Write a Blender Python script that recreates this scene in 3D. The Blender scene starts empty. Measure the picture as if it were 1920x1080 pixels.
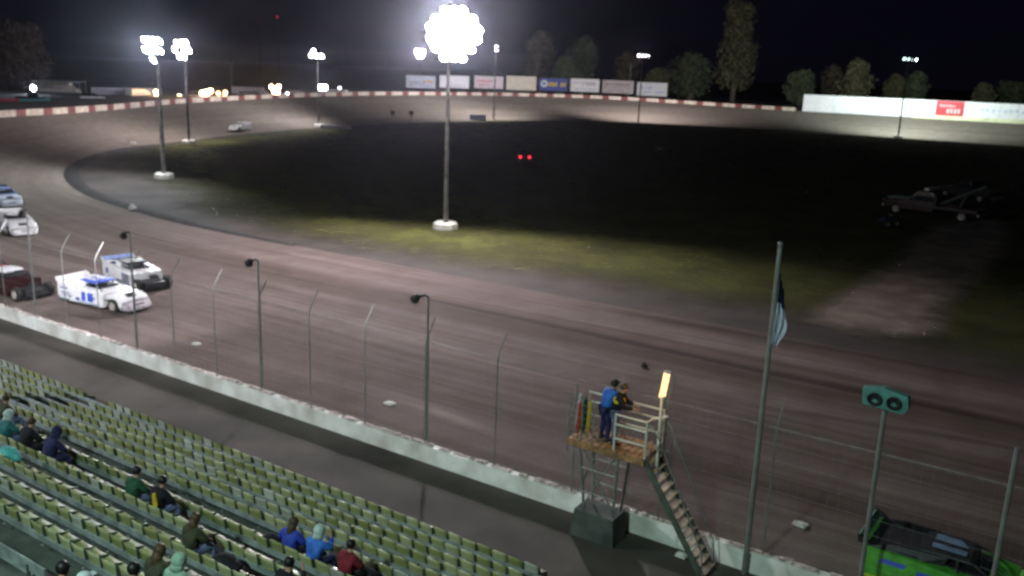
import bpy, bmesh, math, random
from mathutils import Vector, Matrix, Euler
random.seed(7)
S = bpy.context.scene
COL = S.collection
R = math.radians
# ------------------------------------------------------------------ camera
F, PITCH, ROLL, HEAD, CAMH = 1660.0, R(13.9), R(2.1), R(33.0), 12.7
FWD = Vector((-math.sin(HEAD)*math.cos(PITCH), math.cos(HEAD)*math.cos(PITCH), -math.sin(PITCH)))
_r0 = Vector((math.cos(HEAD), math.sin(HEAD), 0)); _u0 = _r0.cross(FWD)
RT = math.cos(ROLL)*_r0 + math.sin(ROLL)*_u0
UP = -math.sin(ROLL)*_r0 + math.cos(ROLL)*_u0
CAM = Vector((0, 0, CAMH))
cd = bpy.data.cameras.new('camera'); cam = bpy.data.objects.new('camera', cd); COL.objects.link(cam)
cd.sensor_width = 36; cd.lens = F/1920*36; cd.clip_start = .1; cd.clip_end = 6000
cam.matrix_world = Matrix(((RT.x, UP.x, -FWD.x, 0), (RT.y, UP.y, -FWD.y, 0), (RT.z, UP.z, -FWD.z, CAMH), (0, 0, 0, 1)))
cd.dof.use_dof = True; cd.dof.focus_distance = 6.5; cd.dof.aperture_fstop = cd.lens/1000/0.0205
S.camera = cam
# ------------------------------------------------------------------ world: night sky
w = bpy.data.worlds.new("World"); S.world = w; w.use_nodes = True
nt = w.node_tree; bg = nt.nodes['Background']
bg.inputs[0].default_value = (.0016, .0014, .0036, 1); bg.inputs[1].default_value = 1.0
# ------------------------------------------------------------------ exposure
S.view_settings.view_transform = 'Standard'; S.view_settings.look = 'None'
S.view_settings.exposure = 0; S.view_settings.gamma = 1
S.cycles.use_denoising = True
S.cycles.sample_clamp_indirect = 2.0; S.cycles.sample_clamp_direct = 0
S.cycles.max_bounces = 5; S.cycles.diffuse_bounces = 2; S.cycles.volume_bounces = 0
S.cycles.filter_width = 1.9
POWER = 1.0          # all track lamps
HAZE = .00012

# ------------------------------------------------------------------ geometry helpers
def ray(x, y): return FWD + RT*((x-960)/F) - UP*((y-540)/F)
def G(x, y, z=0.0):
    d = ray(x, y); return CAM + d*((z-CAMH)/d.z)
def onY(x, y, Y):
    d = ray(x, y); return CAM + d*(Y/d.y)
def atD(x, y, D):      # a point at camera depth D
    return CAM + ray(x, y)*D

class MB:
    def __init__(s): s.v = []; s.f = []; s.m = []; s.uv = None
    def add(s, vs, fs, mi=0):
        o = len(s.v); s.v += [tuple(v) for v in vs]; s.f += [tuple(i+o for i in f) for f in fs]; s.m += [mi]*len(fs)
    def box(s, c, d, rot=None, mi=0):
        hx, hy, hz = d[0]/2, d[1]/2, d[2]/2
        vs = [Vector((x, y, z)) for x in (-hx, hx) for y in (-hy, hy) for z in (-hz, hz)]
        if rot is not None:
            M = rot if isinstance(rot, Matrix) else Euler(rot).to_matrix()
            vs = [M @ v for v in vs]
        s.add([v+Vector(c) for v in vs], [(0,1,3,2),(4,6,7,5),(0,4,5,1),(2,3,7,6),(0,2,6,4),(1,5,7,3)], mi)
    def bar(s, a, b, wd, h, mi=0):
        a = Vector(a); b = Vector(b); d = b-a
        M = d.to_track_quat('X', 'Z').to_matrix(); s.box((a+b)/2, (d.length, wd, h), M, mi)
    def tube(s, pts, rs, n=8, mi=0, caps=True):
        pts = [Vector(p) for p in pts]
        if not hasattr(rs, '__len__'): rs = [rs]*len(pts)
        vs = []; fs = []
        up = None
        for i, p in enumerate(pts):
            d = (pts[min(i+1, len(pts)-1)] - pts[max(i-1, 0)]).normalized()
            if up is None:
                up = Vector((0,0,1)) if abs(d.z) < .9 else Vector((1,0,0))
            x = d.cross(up).normalized(); y = x.cross(d).normalized(); up = y
            for k in range(n):
                a = 2*math.pi*k/n; vs.append(p + (x*math.cos(a)+y*math.sin(a))*rs[i])
        for i in range(len(pts)-1):
            for k in range(n):
                a = i*n+k; b = i*n+(k+1) % n; fs.append((a, b, b+n, a+n))
        if caps:
            fs.append(tuple(range(n))[::-1]); fs.append(tuple(range((len(pts)-1)*n, len(pts)*n)))
        s.add(vs, fs, mi)
    def lathe(s, c, axis, prof, n=14, mi=0):   # prof: (dist along axis, radius)
        ax = Vector(axis).normalized(); c = Vector(c)
        x = ax.orthogonal().normalized(); y = ax.cross(x)
        vs = []; fs = []
        for (t, r) in prof:
            for k in range(n):
                a = 2*math.pi*k/n; vs.append(c+ax*t+(x*math.cos(a)+y*math.sin(a))*max(r, 1e-4))
        for i in range(len(prof)-1):
            for k in range(n):
                a = i*n+k; b = i*n+(k+1) % n; fs.append((a, b, b+n, a+n))
        s.add(vs, fs, mi)
    def prism(s, outline, axis_vec, mi=0):
        n = len(outline); a = [Vector(p) for p in outline]; t = Vector(axis_vec)
        s.add(a+[p+t for p in a], [tuple(range(n))[::-1], tuple(range(n, 2*n))]+[(i, (i+1) % n, (i+1) % n+n, i+n) for i in range(n)], mi)
    def ball(s, c, r, sc=(1,1,1), n=10, m=7, mi=0, jit=0):
        vs = []; fs = []
        for i in range(m+1):
            t = math.pi*i/m
            for k in range(n):
                a = 2*math.pi*k/n; q = r*(1+random.uniform(-jit, jit))
                vs.append((c[0]+q*sc[0]*math.sin(t)*math.cos(a), c[1]+q*sc[1]*math.sin(t)*math.sin(a), c[2]+q*sc[2]*math.cos(t)))
        for i in range(m):
            for k in range(n):
                a = i*n+k; b = i*n+(k+1) % n; fs.append((a, a+n, b+n, b))
        s.add(vs, fs, mi)
    def build(s, name, mats, parent=None, smooth=False, bevel=0):
        me = bpy.data.meshes.new(name); me.from_pydata(s.v, [], s.f)
        if not isinstance(mats, (list, tuple)): mats = [mats]
        for m_ in mats: me.materials.append(m_)
        me.polygons.foreach_set('material_index', s.m)
        if s.uv:
            l = me.uv_layers.new(name='UVMap')
            for p in me.polygons:
                for li in p.loop_indices: l.data[li].uv = s.uv[me.loops[li].vertex_index]
        bm = bmesh.new(); bm.from_mesh(me)
        if s.uv is None:
            bmesh.ops.remove_doubles(bm, verts=bm.verts, dist=1e-5)
            bmesh.ops.recalc_face_normals(bm, faces=bm.faces)
        bm.to_mesh(me); bm.free()
        if smooth: me.polygons.foreach_set('use_smooth', [True]*len(me.polygons))
        o = bpy.data.objects.new(name, me); COL.objects.link(o)
        if parent: o.parent = parent
        if bevel:
            b = o.modifiers.new('b', 'BEVEL'); b.width = bevel; b.segments = 2
        return o

def tag(o, label=None, cat=None, group=None, kind=None):
    if label: o['label'] = label
    if cat: o['category'] = cat
    if group: o['group'] = group
    if kind: o['kind'] = kind
    return o
def empty(name, loc=(0,0,0), rz=0, label=None, cat=None, group=None):
    o = bpy.data.objects.new(name, None); COL.objects.link(o); o.location = loc; o.rotation_euler = (0, 0, rz)
    o.empty_display_size = .2
    return tag(o, label, cat, group)
KIDS = {}
def copy_tree(o, parent=None):
    if not KIDS:
        pass
    c = o.copy(); COL.objects.link(c)
    if parent: c.parent = parent
    for ch in list(o.children): copy_tree(ch, c)
    return c

# ------------------------------------------------------------------ materials
def nodes(m): m.use_nodes = True; return m.node_tree.nodes, m.node_tree.links
def mat(name, c, rough=.6, var=.15, scale=6, metal=0, bump=0, spec=.4, c2=None, vec='Object'):
    m = bpy.data.materials.new(name); N, L = nodes(m); b = N['Principled BSDF']
    b.inputs['Roughness'].default_value = rough; b.inputs['Metallic'].default_value = metal
    b.inputs['Specular IOR Level'].default_value = spec
    tc = N.new('ShaderNodeTexCoord'); no = N.new('ShaderNodeTexNoise'); no.inputs['Scale'].default_value = scale
    no.inputs['Detail'].default_value = 5
    L.new(tc.outputs[vec], no.inputs['Vector'])
    mx = N.new('ShaderNodeMix'); mx.data_type = 'RGBA'
    c2 = c2 or tuple(x*(1-var*2.2) for x in c)
    mx.inputs[6].default_value = (*[min(1, x*(1+var)) for x in c], 1); mx.inputs[7].default_value = (*c2, 1)
    rp = N.new('ShaderNodeValToRGB'); rp.color_ramp.elements[0].position = .35; rp.color_ramp.elements[1].position = .7
    L.new(no.outputs['Fac'], rp.inputs[0]); L.new(rp.outputs[0], mx.inputs[0]); L.new(mx.outputs[2], b.inputs['Base Color'])
    if bump:
        bp = N.new('ShaderNodeBump'); bp.inputs['Strength'].default_value = bump; bp.inputs['Distance'].default_value = .05
        L.new(no.outputs['Fac'], bp.inputs['Height']); L.new(bp.outputs[0], b.inputs['Normal'])
    return m
def emit(name, c, s):
    m = bpy.data.materials.new(name); N, L = nodes(m)
    for n in list(N): 
        if n.type == 'BSDF_PRINCIPLED': N.remove(n)
    e = N.new('ShaderNodeEmission'); e.inputs[0].default_value = (*c, 1); e.inputs[1].default_value = s
    L.new(e.outputs[0], N['Material Output'].inputs['Surface'])
    m.cycles.emission_sampling = 'NONE'
    return m
RUTS_AND_SHINE = [((790,556),(1909,799),.32,(.48,.45,.45)), ((1150,580),(1909,719),.4,(.45,.43,.43)), ((1420,765),(1900,838),.25,(.6,.58,.58)),
        ((600,590),(1075,719),.22,(1.4,1.38,1.45)), ((770,752),(900,806),.35,(1.7,1.65,1.8)), ((440,575),(860,690),.28,(.62,.6,.58)),  # ruts; the short brightest band is wet lamp shine painted as colour
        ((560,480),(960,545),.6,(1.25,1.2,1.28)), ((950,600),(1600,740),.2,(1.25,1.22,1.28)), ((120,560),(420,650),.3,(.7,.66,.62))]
def track_mat():
    m = bpy.data.materials.new('track_clay'); N, L = nodes(m); b = N['Principled BSDF']
    uv = N.new('ShaderNodeUVMap')
    def noise(sx, sy, sc, det=4, rough=.55):
        mp = N.new('ShaderNodeMapping'); mp.inputs['Scale'].default_value = (sx, sy, 1)
        L.new(uv.outputs[0], mp.inputs[0]); n = N.new('ShaderNodeTexNoise'); n.inputs['Scale'].default_value = sc
        n.inputs['Detail'].default_value = det; n.inputs['Roughness'].default_value = rough
        L.new(mp.outputs[0], n.inputs['Vector']); return n
    a = noise(.018, .55, 1.0, 5); bb = noise(.007, .22, 1.0, 3); c = noise(.6, .6, 1.0, 6); d = noise(.05, 2.4, 1.0, 4)
    def ramp(src, p0, c0, p1, c1):
        r = N.new('ShaderNodeValToRGB'); r.color_ramp.elements[0].position = p0; r.color_ramp.elements[0].color = (*c0, 1)
        r.color_ramp.elements[1].position = p1; r.color_ramp.elements[1].color = (*c1, 1); L.new(src, r.inputs[0]); return r.outputs[0]
    def mul(x, y, f=1.0):
        q = N.new('ShaderNodeMix'); q.data_type = 'RGBA'; q.blend_type = 'MULTIPLY'; q.inputs[0].default_value = f
        L.new(x, q.inputs[6]); L.new(y, q.inputs[7]); return q.outputs[2]
    def math_(op, *ar):
        q = N.new('ShaderNodeMath'); q.operation = op
        for i_, v_ in enumerate(ar):
            if hasattr(v_, 'links') or hasattr(v_, 'is_linked'): L.new(v_, q.inputs[i_])
            else: q.inputs[i_].default_value = v_
        return q.outputs[0]
    tc = N.new('ShaderNodeTexCoord'); sp = N.new('ShaderNodeSeparateXYZ'); L.new(tc.outputs['Object'], sp.inputs[0])
    ox, oy = sp.outputs[0], sp.outputs[1]
    def mrange(src, a0, a1, b0, b1):
        q = N.new('ShaderNodeMapRange'); q.interpolation_type = 'SMOOTHSTEP'
        for i_, v_ in enumerate((a0, a1, b0, b1)): q.inputs[i_+1].default_value = v_
        L.new(src, q.inputs[0]); return q.outputs[0]
    straight = math_('MULTIPLY', mrange(ox, -85, -45, 0, 1), mrange(oy, 60, 90, 1, 0))
    def mulf(x, y, fac):
        q = N.new('ShaderNodeMix'); q.data_type = 'RGBA'; q.blend_type = 'MULTIPLY'
        L.new(fac, q.inputs[0]); L.new(x, q.inputs[6]); L.new(y, q.inputs[7]); return q.outputs[2]
    tone = N.new('ShaderNodeMix'); tone.data_type = 'RGBA'; tone.inputs[6].default_value = (.158, .139, .117, 1); tone.inputs[7].default_value = (.168, .143, .129, 1)
    L.new(straight, tone.inputs[0]); base = tone.outputs[2]
    st = math_('MULTIPLY_ADD', straight, .55, .22)
    base = mulf(base, ramp(a.outputs['Fac'], .36, (.60, .55, .53), .62, (1.12, 1.10, 1.12)), st)
    base = mulf(base, ramp(bb.outputs['Fac'], .38, (.66, .62, .60), .6, (1.06, 1.04, 1.06)), math_('MULTIPLY_ADD', straight, .6, .4))
    base = mul(base, ramp(c.outputs['Fac'], .35, (.84, .82, .8), .65, (1.06, 1.06, 1.06)))
    base = mulf(base, ramp(d.outputs['Fac'], .4, (.80, .76, .74), .58, (1.05, 1.05, 1.05)), st)
    wob = noise(.06, .3, 1.0, 3)
    for (p0, p1, wd, col) in RUTS_AND_SHINE:
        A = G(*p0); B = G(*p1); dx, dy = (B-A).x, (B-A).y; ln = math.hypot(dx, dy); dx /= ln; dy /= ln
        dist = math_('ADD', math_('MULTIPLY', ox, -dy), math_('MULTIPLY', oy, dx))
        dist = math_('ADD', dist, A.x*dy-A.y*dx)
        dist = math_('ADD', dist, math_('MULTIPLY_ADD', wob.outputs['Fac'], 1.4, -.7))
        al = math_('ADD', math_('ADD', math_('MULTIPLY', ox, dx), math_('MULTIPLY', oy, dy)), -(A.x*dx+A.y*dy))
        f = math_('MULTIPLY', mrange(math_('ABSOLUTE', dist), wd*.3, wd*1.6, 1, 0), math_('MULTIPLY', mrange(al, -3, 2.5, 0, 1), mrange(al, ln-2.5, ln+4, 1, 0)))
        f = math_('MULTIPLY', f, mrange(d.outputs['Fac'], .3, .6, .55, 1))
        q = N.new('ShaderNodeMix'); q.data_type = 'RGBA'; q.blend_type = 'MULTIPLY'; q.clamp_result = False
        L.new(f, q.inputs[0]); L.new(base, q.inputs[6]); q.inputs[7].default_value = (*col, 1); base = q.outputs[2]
    L.new(base, b.inputs['Base Color'])
    rr = N.new('ShaderNodeMapRange'); rr.inputs[1].default_value = .35; rr.inputs[2].default_value = .65
    rr.inputs[3].default_value = .95; rr.inputs[4].default_value = .92; L.new(a.outputs['Fac'], rr.inputs[0]); L.new(rr.outputs[0], b.inputs['Roughness'])
    b.inputs['Specular IOR Level'].default_value = .14
    bp = N.new('ShaderNodeBump'); bp.inputs['Strength'].default_value = .5; bp.inputs['Distance'].default_value = .08
    L.new(d.outputs['Fac'], bp.inputs['Height']); L.new(bp.outputs[0], b.inputs['Normal'])
    return m
def stripe_wall_mat(name, period, duty, ca, cb):
    m = bpy.data.materials.new(name); N, L = nodes(m); b = N['Principled BSDF']
    uv = N.new('ShaderNodeUVMap'); sp = N.new('ShaderNodeSeparateXYZ'); L.new(uv.outputs[0], sp.inputs[0])
    dv = N.new('ShaderNodeMath'); dv.operation = 'DIVIDE'; dv.inputs[1].default_value = period; L.new(sp.outputs[0], dv.inputs[0])
    fr = N.new('ShaderNodeMath'); fr.operation = 'FRACT'; L.new(dv.outputs[0], fr.inputs[0])
    lt = N.new('ShaderNodeMath'); lt.operation = 'LESS_THAN'; lt.inputs[1].default_value = duty; L.new(fr.outputs[0], lt.inputs[0])
    mx = N.new('ShaderNodeMix'); mx.data_type = 'RGBA'; mx.inputs[6].default_value = (*cb, 1); mx.inputs[7].default_value = (*ca, 1)
    L.new(lt.outputs[0], mx.inputs[0])
    no = N.new('ShaderNodeTexNoise'); no.inputs['Scale'].default_value = 1.3; no.inputs['Detail'].default_value = 6
    L.new(uv.outputs[0], no.inputs['Vector'])
    rp = N.new('ShaderNodeValToRGB'); rp.color_ramp.elements[0].position = .3; rp.color_ramp.elements[0].color = (.55, .5, .46, 1)
    rp.color_ramp.elements[1].position = .62; L.new(no.outputs['Fac'], rp.inputs[0])
    mu = N.new('ShaderNodeMix'); mu.data_type = 'RGBA'; mu.blend_type = 'MULTIPLY'; mu.inputs[0].default_value = 1
    L.new(mx.outputs[2], mu.inputs[6]); L.new(rp.outputs[0], mu.inputs[7]); L.new(mu.outputs[2], b.inputs['Base Color'])
    b.inputs['Roughness'].default_value = .6
    return m
M = dict(
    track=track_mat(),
    ground=mat('dirt_ground', (.055, .05, .045), .9, .3, .15, bump=.2),
    walkway=mat('walkway_dirt', (.086, .077, .066), .9, .22, .35, bump=.2),
    infield=mat('infield_dirt', (.040, .032, .027), .9, .25, .25, bump=.3),
    road=mat('infield_road_dirt', (.22, .175, .145), .95, .2, .5, bump=.3),
    grass=mat('infield_grass', (.068, .072, .022), .95, .2, .18, bump=.6, c2=(.045, .046, .017), spec=.1),
    berm=mat('wet_clay_berm', (.016, .014, .014), .95, .3, 1.0, bump=.5),
    concrete=mat('terrace_concrete', (.075, .09, .082), .85, .25, 1.5, bump=.2),
    rail=mat('seat_rail_paint', (.27, .31, .31), .5, .2, 3),
    wallw=mat('white_wall_paint', (.86, .86, .85), .6, .1, 1.2, bump=.15, c2=(.58, .56, .52)),
    dirtcap=mat('mud_on_wall_cap', (.58, .50, .47), .9, .4, 5, bump=.5),
    seatg=mat('green_seat_plastic', (.33, .35, .15), .4, .22, .9),
    seatp=mat('faded_and_sheen_seat_plastic', (.48, .50, .42), .45, .15, 3),
    bracket=mat('dark_bracket', (.08, .10, .08), .6, .2, 4),
    steel=mat('galvanised_steel', (.30, .31, .31), .45, .2, 5, metal=.5),
    pole=mat('pole_wood', (.16, .15, .14), .7, .25, 2),
    polegrey=mat('grey_pole_paint', (.19, .195, .19), .55, .15, 2),
    dark=mat('dark_metal', (.025, .026, .03), .5, .2, 4),
    black=mat('black_rubber', (.02, .02, .02), .8, .3, 8),
    rim=mat('dusty_rim', (.42, .38, .35), .5, .2, 8, metal=.3),
    white=mat('white_body_paint', (.78, .78, .8), .3, .06, 3),
    offwhite=mat('offwhite_paint', (.7, .68, .62), .5, .12, 2),
    blue=mat('blue_paint', (.06, .12, .62), .35, .1, 4),
    paleblue=mat('pale_blue_paint', (.30, .40, .72), .35, .15, 4),
    steelblue=mat('steel_blue_paint', (.16, .24, .36), .35, .15, 4),
    red=mat('maroon_paint', (.42, .03, .04), .35, .2, 4),
    signred=mat('sign_red', (.55, .05, .07), .5, .1, 4),
    darkred=mat('dark_red_paint', (.03, .005, .006), .4, .2, 4),
    silver=mat('silver_paint', (.20, .20, .25), .4, .15, 4),
    muddy=mat('mud_grey_nose', (.40, .36, .40), .6, .25, 7),
    green=mat('lime_body_paint', (.085, .38, .045), .35, .15, 4),
    lime=mat('lime_yellow_paint', (.45, .62, .04), .35, .15, 4),
    cream=mat('cream_panel', (.62, .58, .46), .6, .08, 1),
    pinkw=mat('pinkish_panel', (.60, .52, .52), .6, .12, 1),
    bluew=mat('bluish_white_panel', (.62, .68, .78), .6, .1, 1),
    whitep=mat('white_panel', (.85, .85, .87), .6, .05, 1),
    navyp=mat('navy_panel', (.06, .08, .30), .6, .15, 1),
    yellow=mat('yellow_lettering', (.65, .50, .08), .6, .15, 2),
    paley=mat('pale_yellow_wall', (.80, .80, .52), .6, .1, .5),
    orange=mat('orange_lettering', (.7, .35, .1), .6, .15, 2),
    greyt=mat('grey_lettering', (.34, .34, .42), .6, .15, 2),
    wood=mat('platform_timber', (.34, .19, .09), .8, .25, 4, bump=.3),
    stairm=mat('stair_tread', (.50, .40, .31), .7, .2, 4),
    teal=mat('teal_lamp_box', (.10, .27, .25), .5, .15, 4),
    paper=mat('paper_litter', (.72, .74, .7), .8, .1, 6),
    bark=mat('tree_bark', (.20, .17, .13), .9, .3, 2, bump=.5),
    skin=mat('skin', (.42, .24, .17), .55, .1, 8),
    hairb=mat('brown_hair', (.075, .045, .02), .6, .3, 30),
    hairk=mat('black_hair', (.012, .01, .012), .5, .3, 30),
    denim=mat('denim', (.13, .16, .30), .85, .2, 12),
    cblack=mat('black_cloth', (.010, .010, .016), .9, .2, 10),
    cnavy=mat('navy_cloth', (.02, .022, .09), .85, .2, 10),
    cblue=mat('blue_cloth', (.03, .06, .45), .75, .2, 8),
    cblue2=mat('bright_blue_cloth', (.03, .16, .60), .7, .35, 4, c2=(.02, .05, .32)),
    cteal=mat('teal_cloth', (.03, .15, .17), .85, .2, 8),
    cgreen=mat('green_cloth', (.02, .085, .045), .85, .2, 8),
    colive=mat('olive_cloth', (.05, .055, .03), .85, .2, 8),
    cmaroon=mat('maroon_cloth', (.20, .015, .03), .85, .2, 8),
    cwhite=mat('pale_cloth', (.50, .58, .60), .85, .15, 8),
    cmint=mat('pale_mint_cloth', (.30, .45, .36), .85, .15, 8),
    cyan=mat('turquoise_cloth', (.10, .45, .45), .8, .2, 6),
    cyel=mat('yellow_cloth', (.62, .45, .03), .8, .1, 6),
    cred=mat('red_cloth', (.45, .05, .03), .8, .1, 6),
    pinkf=mat('flag_stripe_cloth', (.42, .30, .36), .8, .15, 8),
    glass=mat('dark_glass', (.02, .025, .03), .08, .1, 2, spec=.8),
)
def per_object(m, lo, hi):       # each seat has weathered a little differently
    N, L = m.node_tree.nodes, m.node_tree.links; b = N['Principled BSDF']; src = b.inputs['Base Color'].links[0].from_socket
    oi = N.new('ShaderNodeObjectInfo'); mr = N.new('ShaderNodeMapRange'); mr.inputs[3].default_value = lo; mr.inputs[4].default_value = hi; L.new(oi.outputs['Random'], mr.inputs[0])
    hs = N.new('ShaderNodeHueSaturation'); L.new(src, hs.inputs['Color']); L.new(mr.outputs[0], hs.inputs['Value'])
    m2 = N.new('ShaderNodeMapRange'); m2.inputs[3].default_value = 1.1; m2.inputs[4].default_value = .72; L.new(oi.outputs['Random'], m2.inputs[0]); L.new(m2.outputs[0], hs.inputs['Saturation'])
    L.new(hs.outputs[0], b.inputs['Base Color'])
per_object(M['seatg'], .72, 1.28); per_object(M['seatp'], .7, 1.15)
def foliage_mat(name, c, tone):
    m = bpy.data.materials.new(name); N, L = nodes(m); b = N['Principled BSDF']; b.inputs['Roughness'].default_value = .7
    tc = N.new('ShaderNodeTexCoord'); no = N.new('ShaderNodeTexNoise'); no.inputs['Scale'].default_value = .35; no.inputs['Detail'].default_value = 4
    L.new(tc.outputs['Object'], no.inputs['Vector']); rp = N.new('ShaderNodeValToRGB')
    rp.color_ramp.elements[0].position = .38; rp.color_ramp.elements[0].color = (*[x*.45 for x in c], 1)
    rp.color_ramp.elements[1].position = .62; rp.color_ramp.elements[1].color = (*c, 1)
    L.new(no.outputs['Fac'], rp.inputs[0]); L.new(rp.outputs[0], b.inputs['Base Color']); return m
LEAF = [foliage_mat('olive_leaves', (.34, .32, .17), 0), foliage_mat('green_leaves', (.24, .29, .16), 0), foliage_mat('brown_leaves', (.30, .25, .17), 0), foliage_mat('dark_leaves', (.10, .07, .055), 0)]
E_WHITE = emit('lamp_glow_white', (1, .90, 1), 220)
E_BLUE = emit('lamp_glow_blue', (.78, .86, 1), 130)
E_PINK = emit('lamp_glow_pink', (1, .70, .76), 110)
E_DIM = emit('lamp_glow_dim', (.98, .85, 1), 9)
E_TEAL = emit('lamp_glow_teal', (.6, 1, .95), 4)
E_WARM = emit('lamp_glow_warm', (1, .60, .30), 45)
E_WARMD = emit('lamp_glow_warm_dim', (1, .6, .32), 6)
E_RED = emit('tail_lamp_glow', (1, .03, .05), 2.6)
E_REDD = emit('beacon_glow', (1, .02, .06), .9)
E_TUBE = emit('orange_tube_glow', (1, .60, .27), 2.2)

# ------------------------------------------------------------------ track: inner edge, outer edge, z of outer edge
K = [((120,43.5),(120,21.15),0),((60,43.5),(60,21.15),0),((0,43.8),(0,21.15),0),((-30,43.3),(-30,21.15),0),((-52,43.2),(-52,21.15),0),((-63,44.2),(-72,21.3),.3),
     ((-75,46.4),(-90,23.5),1.2),((-85,50),(-106,32),2.2),((-95,55.5),(-117,45),3.1),((-104,63),(-125,62.5),3.8),((-112,73),(-131,76),3.8),
     ((-117.5,86),(-138.5,90),3.8),((-125,105),(-149,110),4.0),((-130,129),(-155.5,137),4.4),((-131.5,158),(-158,166),4.8),((-128,182),(-153,196),5.0),
     ((-121,200),(-143.5,226),5.0),((-104,217),(-121,243),4.9),((-78,227),(-90,249),4.4),((-52,229),(-62,250.5),4.2),((-16,229),(-17,250.5),4.1),
     ((60,229),(60,250.5),4),((160,229),(160,250.5),4)]
def crom(P, n=10):
    out = []
    for i in range(len(P)-1):
        p0 = P[max(i-1,0)]; p1 = P[i]; p2 = P[i+1]; p3 = P[min(i+2,len(P)-1)]
        for k in range(n):
            t = k/n
            out.append(tuple(.5*((2*b)+(-a+c)*t+(2*a-5*b+4*c-d)*t*t+(-a+3*b-3*c+d)*t**3) for a,b,c,d in zip(p0,p1,p2,p3)))
    out.append(P[-1]); return out
INN = [Vector((p[0], p[1], 0)) for p in crom([k[0] for k in K])]
OUT = [Vector((p[0], p[1], max(0, p[2]))) for p in crom([(*k[1], k[2]) for k in K])]
def arclen(P):
    s = [0]
    for a, b in zip(P, P[1:]): s.append(s[-1]+(b-a).length)
    return s
SI = arclen([ (a+b)/2 for a, b in zip(INN, OUT)])
tr = MB(); tr.uv = []; NV = 14
for i, (a, b) in enumerate(zip(INN, OUT)):
    for k in range(NV+1):
        t = k/NV; p = a.lerp(b, t); p.z = b.z*t**1.25
        tr.v.append(tuple(p)); tr.uv.append((SI[i], (b-a).length*t))
for i in range(len(INN)-1):
    for k in range(NV):
        q = i*(NV+1)+k; tr.f.append((q, q+1, q+NV+2, q+NV+1)); tr.m.append(0)
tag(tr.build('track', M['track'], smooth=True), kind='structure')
# broad ground, walkway, infield, grass
g = MB(); g.add([(-3000,-3000,-.12),(3000,-3000,-.12),(3000,3000,-.12),(-3000,3000,-.12)], [(0,1,2,3)])
tag(g.build('ground', M['ground']), kind='structure')
g = MB(); g.add([(-130,-40,0),(120,-40,0),(120,21.15,0),(-56,21.15,0),(-72,21.2,0),(-90,20,0),(-130,14,0)], [(0,1,2,3,4,5,6)])
tag(g.build('walkway', M['walkway']), kind='structure')
g = MB(); g.add([tuple(p+Vector((0,0,0))) for p in INN], [tuple(range(len(INN)))])
o = g.build('infield', M['infield']); tag(o, kind='structure')
def inset(P, f):    # move the inner edge line inward by f(i) metres
    out = []
    for i, p in enumerate(P):
        t = (P[min(i+1,len(P)-1)]-P[max(i-1,0)]).normalized(); n = Vector((t.y, -t.x, 0))
        out.append(p + n*f(p))
    return out
def gin(p):
    base = 6.5 if p.y < 60 and p.x > -80 else (3.5 if p.x > -112 and p.y < 90 else 1.2)
    if p.x < -70 and p.y < 60: base = 9
    return base + .8*math.sin(p.x*.13+p.y*.09) + .5*math.sin(p.x*.41)
def fade_mat(name, src):      # same earth or grass, thinning out raggedly towards the edge of its sheet
    m = src.copy(); m.name = name; N, L = m.node_tree.nodes, m.node_tree.links
    at = N.new('ShaderNodeAttribute'); at.attribute_name = 'cover'
    tc = N.new('ShaderNodeTexCoord'); no = N.new('ShaderNodeTexNoise'); no.inputs['Scale'].default_value = .45; no.inputs['Detail'].default_value = 7; no.inputs['Roughness'].default_value = .65
    L.new(tc.outputs['Object'], no.inputs['Vector'])
    ad = N.new('ShaderNodeMath'); ad.operation = 'MULTIPLY_ADD'; ad.inputs[1].default_value = 1.5; L.new(at.outputs['Fac'], ad.inputs[0])
    sb = N.new('ShaderNodeMath'); sb.operation = 'MULTIPLY_ADD'; sb.inputs[1].default_value = 1.6; sb.inputs[2].default_value = -1.1; L.new(no.outputs['Fac'], sb.inputs[0]); L.new(sb.outputs[0], ad.inputs[2])
    mr = N.new('ShaderNodeMapRange'); mr.inputs[1].default_value = -.15; mr.inputs[2].default_value = 1.5; L.new(ad.outputs[0], mr.inputs[0])
    tr_ = N.new('ShaderNodeBsdfTransparent'); mx = N.new('ShaderNodeMixShader'); L.new(mr.outputs[0], mx.inputs[0]); L.new(tr_.outputs[0], mx.inputs[1])
    L.new(N['Principled BSDF'].outputs[0], mx.inputs[2]); L.new(mx.outputs[0], N['Material Output'].inputs['Surface']); return m
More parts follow.
